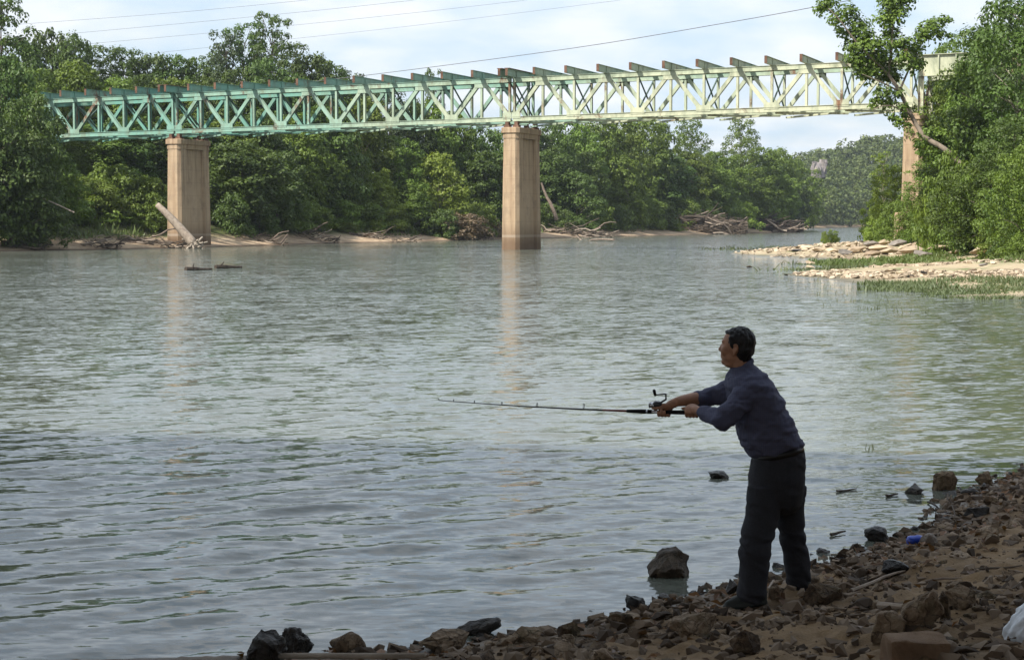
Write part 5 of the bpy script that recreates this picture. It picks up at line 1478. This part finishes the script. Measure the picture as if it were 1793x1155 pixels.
def solid(name, col, rough=0.5, spec=0.4, metal=0.0, bump=0.0, bscale=30, var=0.15):
    m, nt, out = new_mat(name); k = NT(nt)
    tc = k.n('ShaderNodeTexCoord'); n = k.noise(tc.outputs['Object'], bscale * 0.4, 4)
    c = k.mix(k.mapr(n, 0.3, 0.7, 0, 1), tuple(x * (1 - var) for x in col), tuple(min(1, x * (1 + var)) for x in col))
    k.principled(out, c, rough, spec, k.bump(k.noise(tc.outputs['Object'], bscale, 4), bump, 0.01) if bump else None, metal)
    return m
M['can_blue'] = solid('can_blue', (0.02, 0.06, 0.42), 0.3, 0.5)
M['can_metal'] = solid('can_metal', (0.6, 0.6, 0.62), 0.3, 0.5, 0.9)
M['bag'] = solid('white_plastic', (0.62, 0.66, 0.70), 0.35, 0.5, bump=0.4, bscale=25)
c = near_px(1602, 952); c[2] = max(c[2], 0.0)
root = thing('drink_can', 'crushed blue drink can lying at the waterline', 'can', tuple(c))
rng = np.random.default_rng(9)
prof = [(0.0, 0.024), (0.008, 0.031), (0.03, 0.033), (0.055, 0.028), (0.08, 0.032), (0.105, 0.032), (0.116, 0.026)]
ax = np.array([0.95, 0.25, 0.06]); ax /= np.linalg.norm(ax)
V, F = tube_vf([ax * x - ax * 0.058 + np.array([0, 0, 0.03]) for x, _ in prof], [r for _, r in prof], 16)
V = np.array(V); V += fbm(V * 45, 2, 4)[:, None] * np.array([0.002, 0.003, 0.006])
mb = MB(); mb.add(V, F); link('body', mb.mesh('body', M['can_blue'], (0, 0, 0), True), root)
V, F = tube_vf([ax * 0.056 + np.array([0, 0, 0.03]), ax * 0.0615 + np.array([0, 0, 0.03])], [0.0265, 0.0255], 16)
mb = MB(); mb.add(V, F); link('lid', mb.mesh('lid', M['can_metal']), root)
# white plastic bag cut by the right edge
c = near_px(1785, 1118)
bm = bmesh.new(); bmesh.ops.create_icosphere(bm, subdivisions=5, radius=1.0)
P = np.array([v.co for v in bm.verts]); cr = fbm(P * 2.0, 3, 6); cr2 = np.abs(fbm(P * np.array([5, 5, 1.6]), 3, 7))
for v, a_, b_ in zip(bm.verts, cr, cr2):
    k_ = 1 + 0.14 * a_ - 0.10 * b_
    z = v.co.z
    w_ = 0.16 * (1 - 0.30 * max(z, 0))
    v.co = (v.co.x * w_ * k_ + 0.04 * max(z, 0), v.co.y * 0.13 * k_, max(z, -0.45) * 0.155 * k_ + 0.06)
me = bpy.data.meshes.new('plastic_bag'); bm.to_mesh(me); bm.free(); me.materials.append(M['bag'])
for p_ in me.polygons: p_.use_smooth = True
o = tag(link('plastic_bag', me), 'full white plastic bag cut by the right edge of the picture', 'bag'); o.location = (at(1795, 1118, c[1])[0] + 0.055, c[1], c[2] - 0.02)
# ------------------------------------------------------------------ the angler
M['skin'] = solid('skin', (0.36, 0.19, 0.115), 0.55, 0.35, bump=0.1, bscale=80)
M['hair'] = noise_mat('hair', [(0.3, (0.006, 0.006, 0.007)), (0.7, (0.022, 0.021, 0.022))], 60, 0.45, 0.5, 0.004, stretch=(1, 1, 0.3))
M['trousers'] = solid('trousers', (0.030, 0.031, 0.037), 0.85, 0.2, bump=0.3, bscale=250)
M['shoe'] = solid('shoe', (0.022, 0.025, 0.021), 0.6, 0.3)
M['belt'] = solid('belt', (0.008, 0.008, 0.008), 0.4, 0.4)
def shirt_mat():
    m, nt, out = new_mat('shirt'); k = NT(nt)
    tc = k.n('ShaderNodeTexCoord'); v = tc.outputs['Object']
    w1 = k.n('ShaderNodeTexWave', wave_type='BANDS', bands_direction='X'); w1.inputs['Scale'].default_value = 26; k.l(v, w1.inputs['Vector'])
    w2 = k.n('ShaderNodeTexWave', wave_type='BANDS', bands_direction='Z'); w2.inputs['Scale'].default_value = 26; k.l(v, w2.inputs['Vector'])
    f = k.math('MULTIPLY', k.math('ADD', k.mapr(w1.outputs['Fac'], 0.75, 1, 0, 1), k.mapr(w2.outputs['Fac'], 0.75, 1, 0, 1)), 0.35)
    col = k.mix(f, (0.070, 0.076, 0.125), (0.115, 0.115, 0.155))
    k.principled(out, col, 0.85, 0.2, k.bump(k.noise(v, 9, 4, 0.6), 0.35, 0.02))
    return m
M['shirt'] = shirt_mat()

foot = near_px(1312, 1064)
YN = foot[1]; YB = YN + 0.14
MS = YB / F_PX                                               # metres per picture pixel at the man
def W(px, py, dy=0.0): return at(px, py, YB + dy)

def ell_vf(c, ax, rad, nu=20, nv=12):
    """ellipsoid; ax = three axis vectors"""
    V, F = [], []
    for j in range(nv + 1):
        ph = math.pi * j / nv
        for i in range(nu):
            th = 2 * math.pi * i / nu
            q = np.array([math.sin(ph) * math.cos(th) * rad[0], math.sin(ph) * math.sin(th) * rad[1], math.cos(ph) * rad[2]])
            V.append(np.asarray(c) + ax[0] * q[0] + ax[1] * q[1] + ax[2] * q[2])
    for j in range(nv):
        for i in range(nu):
            a, b = j * nu + i, j * nu + (i + 1) % nu
            F.append((a, a + nu, b + nu, b))
    return V, F

def chain_vf(P, Rr, n=None, sides=14):
    """a closed rounded tube along P"""
    P = np.asarray(P, float); n = n or 6 * (len(P) - 1) + 1
    Q = smooth_path(P, n); R2 = np.interp(np.linspace(0, len(P) - 1, n), np.arange(len(P)), Rr)
    t0 = Q[0] - Q[1]; t0 /= np.linalg.norm(t0); t1 = Q[-1] - Q[-2]; t1 /= np.linalg.norm(t1)
    pts = [Q[0] + t0 * R2[0] * f for f in (0.95, 0.75, 0.4)] + list(Q) + [Q[-1] + t1 * R2[-1] * f for f in (0.4, 0.75, 0.95)]
    rad = [R2[0] * f for f in (0.30, 0.66, 0.92)] + list(R2) + [R2[-1] * f for f in (0.92, 0.66, 0.30)]
    return tube_vf(pts, rad, sides)

def rings_vf(C, U, Vv, ru, rv, sides=24, power=2.3):
    """stack of super-ellipse rings, closed"""
    V, F = [], []
    n = len(C)
    for i in range(n):
        for k in range(sides):
            q = 2 * math.pi * k / sides
            c, s = math.cos(q), math.sin(q)
            c = math.copysign(abs(c) ** (2 / power), c); s = math.copysign(abs(s) ** (2 / power), s)
            V.append(C[i] + U[i] * ru[i] * c + Vv[i] * rv[i] * s)
    for i in range(n - 1):
        for k in range(sides):
            k2 = (k + 1) % sides
            F.append((i * sides + k, i * sides + k2, (i + 1) * sides + k2, (i + 1) * sides + k))
    a, b = len(V), len(V) + 1
    V += [C[0], C[-1]]
    for k in range(sides):
        k2 = (k + 1) % sides
        F.append((a, k2, k)); F.append((b, (n - 1) * sides + k, (n - 1) * sides + k2))
    return V, F

def fuse(name, parts, voxel, mat, origin, parent, smooth_it=4, disp=None):
    """melts overlapping closed shapes into one continuous surface"""
    mb = MB()
    for v in parts: mb.add(*v)
    tmp = bpy.data.objects.new('tmp_fuse', mb.mesh('tmp', None, origin)); COL.objects.link(tmp)
    bmn = bmesh.new(); bmn.from_mesh(tmp.data); bmesh.ops.recalc_face_normals(bmn, faces=bmn.faces[:]); bmn.to_mesh(tmp.data); bmn.free()
    r = tmp.modifiers.new('r', 'REMESH'); r.mode = 'VOXEL'; r.voxel_size = voxel
    s = tmp.modifiers.new('s', 'SMOOTH'); s.iterations = smooth_it; s.factor = 0.5
    dg = bpy.context.evaluated_depsgraph_get(); ev = tmp.evaluated_get(dg)
    me = bpy.data.meshes.new_from_object(ev); me.name = name
    bpy.data.objects.remove(tmp)
    if disp is not None:
        n = len(me.vertices); co = np.empty(n * 3, np.float32); me.vertices.foreach_get('co', co); co = co.reshape(-1, 3)
        no = np.empty(n * 3, np.float32); me.vertices.foreach_get('normal', no); no = no.reshape(-1, 3)
        co = co + no * disp(co + np.asarray(origin))[:, None]
        me.vertices.foreach_set('co', co.astype(np.float32).ravel())
    me.materials.clear(); me.materials.append(mat)
    me.polygons.foreach_set('use_smooth', np.ones(len(me.polygons), bool)); me.update()
    return link(name, me, parent)

def person():
    org = np.array([foot[0] + 0.12, YB, foot[2]])
    root = thing('person', 'man in dark blue shirt and black trousers leaning forward to cast a fishing rod', 'person', tuple(org))
    X, Yv, Z = np.eye(3)
    # ---------------- rod line (both hands close on it)
    rodp = lambda px, py, f: at(px, py, YB + 0.02 + 0.62 * f)   # f: 0 at the butt, 1 at the tip
    butt, tip = rodp(1238, 722.5, 0), rodp(768, 700.5, 1)
    rd = (tip - butt) / np.linalg.norm(tip - butt)
    def on_rod(px):                                           # point of the straight lower rod
        f = (1238 - px) / (1238 - 768.0); return butt * (1 - f) + tip * f - np.array([0, 0, 0.028 * 4 * f * (1 - f) * 0.5])
    # ---------------- head
    yaw = R_(16)                                              # face turned a little away
    fx = np.array([-math.cos(yaw), math.sin(yaw), 0]); fy = np.array([-math.sin(yaw), -math.cos(yaw), 0])   # forward, to his left (towards the camera)
    tl = R_(4)
    hf = fx * math.cos(tl) + Z * math.sin(tl); hu = Z * math.cos(tl) - fx * math.sin(tl)
    HA = (hf, fy, hu)
    hc = W(1291, 606)
    def hp(f, l, u): return hc + hf * f + fy * l + hu * u     # metres in the head's frame
    k = MS / 0.00337
    head = [ell_vf(hp(-0.006, 0, 0.012), HA, (0.097 * k, 0.076 * k, 0.100 * k)),
            ell_vf(hp(0.026, 0, -0.060), HA, (0.064 * k, 0.062 * k, 0.058 * k)),           # jaw
            ell_vf(hp(0.042, 0, -0.022), HA, (0.054 * k, 0.063 * k, 0.070 * k)),           # face
            ell_vf(hp(0.066, 0, -0.098), HA, (0.024 * k, 0.028 * k, 0.022 * k)), ell_vf(hp(0.030, 0, -0.106), HA, (0.045 * k, 0.045 * k, 0.028 * k)),           # chin, throat
            ell_vf(hp(0.082, 0, 0.024), HA, (0.012 * k, 0.048 * k, 0.014 * k)),            # brow
            chain_vf([hp(0.086, 0, 0.010), hp(0.096, 0, -0.014), hp(0.101, 0, -0.027)], [0.008, 0.011, 0.0125], 7, 10),  # nose
            ell_vf(hp(0.086, 0, -0.058), HA, (0.012 * k, 0.022 * k, 0.008 * k)),           # upper lip
            ell_vf(hp(0.083, 0, -0.073), HA, (0.012 * k, 0.019 * k, 0.009 * k)),           # lower lip
            ell_vf(hp(0.066, 0.040, -0.030), HA, (0.028, 0.025, 0.032)), ell_vf(hp(0.066, -0.040, -0.030), HA, (0.028, 0.025, 0.032))]
    for sd in (1, -1):                                        # ears: rim and lobe
        pts = [hp(0.006, sd * 0.073, -0.046), hp(-0.002, sd * 0.080, -0.030), hp(-0.014, sd * 0.088, -0.006), hp(-0.006, sd * 0.088, 0.014), hp(0.010, sd * 0.080, 0.010)]
        head.append(chain_vf(pts, [0.008, 0.008, 0.0075, 0.007, 0.006], 17, 8))
        head.append(ell_vf(hp(-0.002, sd * 0.077, -0.014), HA, (0.014, 0.008, 0.027)))
    neck = [chain_vf([W(1310, 672), W(1300, 648), W(1295, 622)], [0.062, 0.060, 0.060])]
    # ---------------- body under the clothes
    body = head + neck
    body.append(chain_vf([W(1360, 812), W(1347, 765), W(1325, 710), W(1312, 682)], [0.085, 0.10, 0.11, 0.075]))
    hipN, hipF = W(1352, 832, -0.05), W(1376, 830, 0.07)
    kneeN, kneeF = W(1322, 940, -0.12), W(1391, 940, 0.14)
    ankN, ankF = W(1318, 1046, -0.14), at(1399, 1034, YB + 0.16)
    body.append(chain_vf([hipN, kneeN, ankN], [0.072, 0.052, 0.040])); body.append(chain_vf([hipF, kneeF, ankF], [0.072, 0.052, 0.040]))
    body.append(chain_vf([ankN, W(1300, 1058, -0.15)], [0.034, 0.018])); body.append(chain_vf([ankF, at(1392, 1041, YB + 0.15)], [0.034, 0.018]))
    # arms: his left (near) and right (far)
    shN, elN, wrN = W(1306, 690, -0.17), W(1263, 734, -0.22), W(1230, 722, -0.05)
    shF, elF, wrF = W(1294, 680, 0.20), W(1243, 696, 0.25), W(1186, 703, 0.115)
    body.append(chain_vf([shN, elN], [0.055, 0.043])); body.append(chain_vf([elN, wrN], [0.044, 0.029]))
    body.append(chain_vf([shF, elF], [0.055, 0.043])); body.append(chain_vf([elF, (elF + wrF) / 2 + Z * 0.004, wrF], [0.044, 0.041, 0.030]))
    # hands closed on the rod
    def hand(px_c, wrist, side, rr_, thumb_fwd):
        c = on_rod(px_c)
        s0 = -Yv * side                                       # palm lies on this side of the rod (side=1: towards the camera)
        s = s0 - rd * np.dot(s0, rd); s /= np.linalg.norm(s)
        u = np.cross(rd, s) * 1.0
        if u[2] < 0: u = -u
        def pr(a, ang, r): return c + rd * a + (s * math.cos(ang) + u * math.sin(ang)) * r
        out = []
        # palm: a flat pad over the top outer side of the rod
        pc = pr(-0.004, R_(48), rr_ + 0.017)
        pn = s * math.cos(R_(48)) + u * math.sin(R_(48)); pt = np.cross(rd, pn)
        out.append(ell_vf(pc, (rd, pt, pn), (0.046, 0.043, 0.017)))
        out.append(chain_vf([wrist, wrist * .45 + pc * .55 + Z * 0.003, pc], [0.029, 0.028, 0.022], 9))
        for i, (ln, fr) in enumerate(zip((1.0, 1.12, 1.04, 0.82), (0.0092, 0.0096, 0.0092, 0.0082))):
            a = 0.030 - i * 0.0205
            end = 40 - 225 * ln
            pts = [pr(a, R_(q), rr_ + 0.0098 + (0.006 if q > 10 else 0)) for q in np.linspace(40, end, 7)]
            out.append(chain_vf(pts, [fr * 1.08, fr * 1.05, fr * 1.08, fr, fr * 1.02, fr * 0.95, fr * 0.86], 19, 9))
        th = [pr(-0.012, R_(80), rr_ + 0.018), pr(0.022, R_(112), rr_ + 0.016), pr(0.050, R_(118), rr_ + 0.011), pr(0.068 * thumb_fwd, R_(112), rr_ + 0.0095)]
        out.append(chain_vf(th, [0.013, 0.0125, 0.0108, 0.0092], 13, 9))
        return out
    body += hand(1213, wrN, 1, 0.0145, 0.9)
    body += hand(1166, wrF, -1, 0.0135, 1.0)
    fuse('body', body, 0.0042, M['skin'], org, root, 3)
    # ---------------- hair: cap over top, sides and nape
    hair = [ell_vf(hp(-0.018, 0, 0.030), HA, (0.092 * k, 0.0845 * k, 0.090 * k)), ell_vf(hp(-0.040, 0, -0.010), HA, (0.064 * k, 0.080 * k, 0.078 * k)), ell_vf(hp(-0.046, 0, -0.056), HA, (0.042 * k, 0.066 * k, 0.042 * k)),
            ell_vf(hp(0.010, 0, 0.080), HA, (0.066 * k, 0.062 * k, 0.028 * k))]
    for sd in (1, -1): hair.append(chain_vf([hp(0.028, sd * 0.068, 0.050), hp(0.024, sd * 0.074, 0.016), hp(0.020, sd * 0.073, -0.010)], [0.018, 0.013, 0.006], 9))
    fuse('hair', hair, 0.005, M['hair'], org, root, 2, lambda P: 0.0055 * fbm(P * np.array([75, 75, 24]), 3, 5))
    # ---------------- shirt
    CT = [((1318, 799), (1404, 780), .150), ((1309, 794), (1405, 773), .172), ((1300, 780), (1401, 764), .186), ((1292, 758), (1393, 748), .192), ((1286, 738), (1384, 731), .198), ((1281, 714), (1373, 708), .205), ((1275, 692), (1364, 686), .218), ((1272, 674), (1352, 666), .215), ((1273, 661), (1338, 651), .175), ((1277, 651), (1324, 640), .105), ((1281, 643), (1318, 634), .074)]
    C, U, Vv, ru, rv = [], [], [], [], []
    v0 = np.array([-0.05, 0.999, 0.0])
    for a, b, dv in CT:
        A, B = W(*a), W(*b)
        C.append((A + B) / 2); d = B - A; ru.append(np.linalg.norm(d) / 2); U.append(d / np.linalg.norm(d)); Vv.append(v0); rv.append(dv)
    parts = [rings_vf(C, U, Vv, ru, rv, 28, 2.4)]
    parts.append(chain_vf([shN + np.array([0.02, 0.03, 0.005]), shN * .5 + elN * .5 + np.array([0.004, -0.004, -0.004]), elN + np.array([0, 0, -0.004])], [0.080, 0.074, 0.066]))
    fN = wrN - elN
    parts.append(chain_vf([elN, elN + fN * 0.45, elN + fN * 0.82], [0.064, 0.056, 0.049]))
    parts.append(chain_vf([elN + fN * 0.66, elN + fN * 0.86], [0.056, 0.053], 7))            # rolled cuff
    parts.append(chain_vf([shF + np.array([0.02, -0.03, 0.005]), shF * .5 + elF * .5, elF + np.array([0.0, 0, 0.0])], [0.080, 0.068, 0.058]))
    fF = wrF - elF
    parts.append(chain_vf([elF - fF * 0.1, elF + fF * 0.22], [0.058, 0.055], 7))
    parts.append(chain_vf([elF + fF * 0.10, elF + fF * 0.32], [0.062, 0.057], 7))            # rolled cuff
    # collar: a band round the neck with a front point
    col = []
    nc = W(1299, 642); na = W(1295, 622) - W(1306, 650); na /= np.linalg.norm(na)
    e1 = np.cross(na, Yv); e1 /= np.linalg.norm(e1); e2 = np.cross(na, e1)
    for q in range(19):
        an = 2 * math.pi * q / 18; back = math.cos(an)
        col.append(nc + e1 * 0.074 * math.cos(an) + e2 * 0.070 * math.sin(an) + na * (-0.006))
    sgn = 1 if e1[0] > 0 else -1
    col = [p_ + na * (0.022 * sgn * np.dot(p_ - nc, e1) / 0.074) for p_ in col]
    parts.append(tube_vf(col, [0.017] * 19, 8))
    parts.append(chain_vf([W(1286, 656, -0.055), W(1274, 662, -0.03)], [0.014, 0.007], 5))
    belly = W(1350, 770)
    def wrinkle(P):
        s1 = fbm(np.c_[P[:, 0] * 9 + P[:, 2] * 7, P[:, 1] * 6, P[:, 2] * 15 - P[:, 0] * 8], 3, 14)
        s2 = np.abs(fbm(P * np.array([16, 12, 22]), 2, 15))
        low = ss(P[:, 2], W(1340, 720)[2], W(1350, 790)[2])
        drape = 0.006 * np.sin(P[:, 2] * 70 + P[:, 0] * 35 + 3 * s1)
        return 0.011 * s1 - 0.007 * s2 + drape * (0.3 + 0.6 * low)
    fuse('shirt', parts, 0.0068, M['shirt'], org, root, 3, wrinkle)
    # ---------------- belt
    Cb, Ub, Vb = [], [], []
    A, B = W(1318.5, 800), W(1404.5, 781); d = B - A; up_ = np.cross(d / np.linalg.norm(d), v0); up_ = up_ if up_[2] > 0 else -up_
    for z in (-0.020, 0.018): Cb.append((A + B) / 2 + up_ * z); Ub.append(d / np.linalg.norm(d)); Vb.append(v0)
    mb = MB(); mb.add(*rings_vf(Cb, Ub, Vb, [np.linalg.norm(d) / 2 + 0.004] * 2, [0.162] * 2, 40, 2.3)); link('belt', mb.mesh('belt', M['belt'], org, True), root)
    # ---------------- trousers
    CT = [((1319, 800), (1405, 781), .157), ((1314, 818), (1409, 800), .168), ((1311, 840), (1409, 826), .174), ((1311, 864), (1407, 858), .166), ((1318, 884), (1402, 880), .130), ((1335, 898), (1392, 896), .07)]
    C, U, Vv, ru, rv = [], [], [], [], []
    for a, b, dv in CT:
        A, B = W(*a), W(*b); C.append((A + B) / 2); d = B - A; ru.append(np.linalg.norm(d) / 2); U.append(d / np.linalg.norm(d)); Vv.append(v0); rv.append(dv)
    parts = [rings_vf(C, U, Vv, ru, rv, 28, 2.4)]
    def leg(rows, dys):
        C, ru, rv = [], [], []
        for (x0, x1, y), dy in zip(rows, dys):
            C.append(W((x0 + x1) / 2, y, dy)); ru.append((x1 - x0) / 2 * MS); rv.append((x1 - x0) / 2 * MS * 1.02)
        n = 4 * (len(C) - 1) + 1
        C2 = smooth_path(C, n); t = np.linspace(0, len(C) - 1, n); ru2 = np.interp(t, range(len(C)), ru); rv2 = np.interp(t, range(len(C)), rv)
        return rings_vf(list(C2), [X] * n, [Yv] * n, ru2, rv2, 22, 2.2)
    parts.append(leg([(1309, 1372, 850), (1306, 1366, 890), (1299, 1358, 930), (1293, 1350, 965), (1294, 1347, 1000), (1291, 1341, 1035), (1291, 1339, 1052)], [-0.06, -0.08, -0.10, -0.12, -0.13, -0.14, -0.14]))
    parts.append(leg([(1354, 1412, 850), (1356, 1409, 890), (1363, 1409, 930), (1370, 1416, 968), (1375, 1419, 1000), (1379, 1418, 1028), (1382, 1416, 1040)], [0.08, 0.10, 0.12, 0.14, 0.15, 0.16, 0.16]))
    zk = W(1320, 950)[2]
    def folds(P):
        s1 = fbm(P * np.array([7, 7, 9]), 3, 24)
        s2 = np.sin(P[:, 2] * 60 + P[:, 0] * 30 + 4 * s1)
        amp = 0.0022 + 0.0035 * np.exp(-((P[:, 2] - zk) / 0.10) ** 2) + 0.006 * ss(P[:, 2], W(1320, 1000)[2], W(1320, 1050)[2])
        return 0.0045 * s1 + amp * s2
    fuse('trousers', parts, 0.0068, M['trousers'], org, root, 3, folds)
    # ---------------- shoes
    def shoe(h, t, dy, lift=0.0):
        A, B = W(h[0], h[1], dy), W(t[0], t[1], dy + 0.03)
        p_ = [chain_vf([A + Z * 0.028, A * .6 + B * .4 + Z * 0.034, A * .25 + B * .75 + Z * 0.018, B + Z * 0.010], [0.040, 0.040, 0.036, 0.026]), chain_vf([A + Z * 0.055, A * .6 + B * .4 + Z * 0.058], [0.040, 0.034])]
        sole = [chain_vf([A - Z * 0.006, A * .5 + B * .5 - Z * 0.008, B - Z * 0.006], [0.042, 0.044, 0.036])]
        V, F = sole[0]; V = np.array(V); zc = (A[2] + B[2]) / 2 - 0.006; lin = A[2] + (B[2] - A[2]) * np.clip(((V - A) @ (B - A)) / ((B - A) @ (B - A)), 0, 1)
        V[:, 2] = lin + np.clip(V[:, 2] - lin, -0.02, 0.006)
        fuse('shoe', p_ + [(V, F)], 0.006, M['shoe'], org, root, 2)
    shoe((1332, 1052), (1276, 1060), -0.16)
    shoe((1409, 1038), (1380, 1045), 0.14)

    # ---------------- rod and reel: a thing of its own, held in the hands
    M['rod'] = solid('rod_blank', (0.018, 0.017, 0.018), 0.3, 0.5)
    M['rod_red'] = solid('rod_red', (0.20, 0.045, 0.028), 0.35, 0.5)
    M['grip'] = solid('foam_grip', (0.010, 0.010, 0.011), 0.85, 0.2)
    M['chrome'] = solid('reel_metal', (0.55, 0.56, 0.58), 0.25, 0.5, 0.85)
    M['reel'] = solid('reel_dark', (0.030, 0.031, 0.034), 0.35, 0.5)
    rr = thing('fishing_rod', 'dark fishing rod with reel held level over the water by the man', 'fishing rod', tuple(butt))
    def rpart(nm, vf, mat, par=rr, sm=True):
        mb_ = MB()
        for v in vf: mb_.add(*v)
        return link(nm, mb_.mesh(nm, mat, butt, sm), par)
    f_ = lambda a, b, n: [on_rod(x) for x in np.linspace(a, b, n)]
    rpart('blank', [tube_vf(f_(1104, 768, 22), list(np.linspace(0.0062, 0.0022, 22)), 8)], M['rod'])
    rpart('wrapping', [tube_vf(f_(1104, 1062, 3), [0.0070, 0.0068, 0.0064], 8)], M['rod_red'])
    rpart('foregrip', [tube_vf(f_(1146, 1103, 6), [0.0125, 0.0135, 0.0135, 0.0125, 0.011, 0.009], 12)], M['grip'])
    rpart('reel_seat', [tube_vf(f_(1176, 1137, 4), [0.0108, 0.0108, 0.0105, 0.0138], 12)], M['chrome'])
    rpart('handle', [tube_vf(f_(1238, 1170, 6), [0.0150, 0.0145, 0.0135, 0.0135, 0.0130, 0.0120], 12)], M['grip'])
    for px, hgt in ((1030, 0.016), (948, 0.011), (885, 0.008), (835, 0.006), (797, 0.005), (769, 0.004)):
        c_ = on_rod(px); q_ = []
        for i in range(15):
            an = 2 * math.pi * i / 14; q_.append(c_ + Z * (hgt + 0.004 + hgt * math.cos(an)) + np.cross(rd, Z) * hgt * 0.8 * math.sin(an) + rd * 0.004)
        rpart('line_guide', [tube_vf(q_, [0.0019] * 15, 5)], M['rod'])
    # spool, body and crank sit above the seat
    b0 = on_rod(1152)
    reel = rpart('reel', [chain_vf([b0 + Z * 0.012, b0 + Z * 0.042 - rd * 0.01], [0.010, 0.013], 5), ell_vf(b0 + Z * 0.046 - rd * 0.012, (rd, np.cross(Z, rd), Z), (0.034, 0.024, 0.022))], M['reel'])
    rpart('spool', [tube_vf([b0 + Z * 0.040 + rd * x for x in (0.006, 0.012, 0.014, 0.034, 0.036, 0.042)], [0.018, 0.023, 0.017, 0.016, 0.021, 0.012], 16)], M['chrome'], reel)
    k1, k2, k3 = at(1166, 699, YB + 0.10), at(1166, 689.5, YB + 0.08), at(1147, 691, YB + 0.06)
    rpart('crank', [chain_vf([b0 + Z * 0.046 - rd * 0.012, k1], [0.006, 0.006], 4, 8), chain_vf([k1, k2], [0.0048, 0.0048], 4, 8), chain_vf([k2, k3], [0.0048, 0.0042], 5, 8)], M['reel'], reel)
    rpart('knob', [chain_vf([k3, at(1145.5, 684, YB + 0.055)], [0.0085, 0.0100], 5, 10)], M['grip'], reel)
    bl = [b0 + rd * (0.035 * math.cos(a)) + Z * (0.040 + 0.030 * math.sin(a)) + np.cross(Z, rd) * 0.02 for a in np.linspace(-0.4, 2.4, 12)]
    rpart('bail', [tube_vf(bl, [0.0016] * 12, 5)], M['chrome'], reel)
person()

# ------------------------------------------------------------------ air
HAZE = 0.00011
def haze():
    V, F = box_vf((150, 500, 40), (1, 0, 0), (0, 1, 0), (0, 0, 1), 1000, 640, 42.5)
    m, nt, out = new_mat('haze_air')
    pv = nt.nodes.new('ShaderNodeVolumePrincipled')
    pv.inputs['Color'].default_value = (0.80, 0.88, 1.0, 1); pv.inputs['Density'].default_value = HAZE; pv.inputs['Anisotropy'].default_value = 0.2
    nt.links.new(pv.outputs[0], out.inputs['Volume'])
    mb = MB(); mb.add(V, F); link('haze', mb.mesh('haze', m), kind='stuff')
haze()
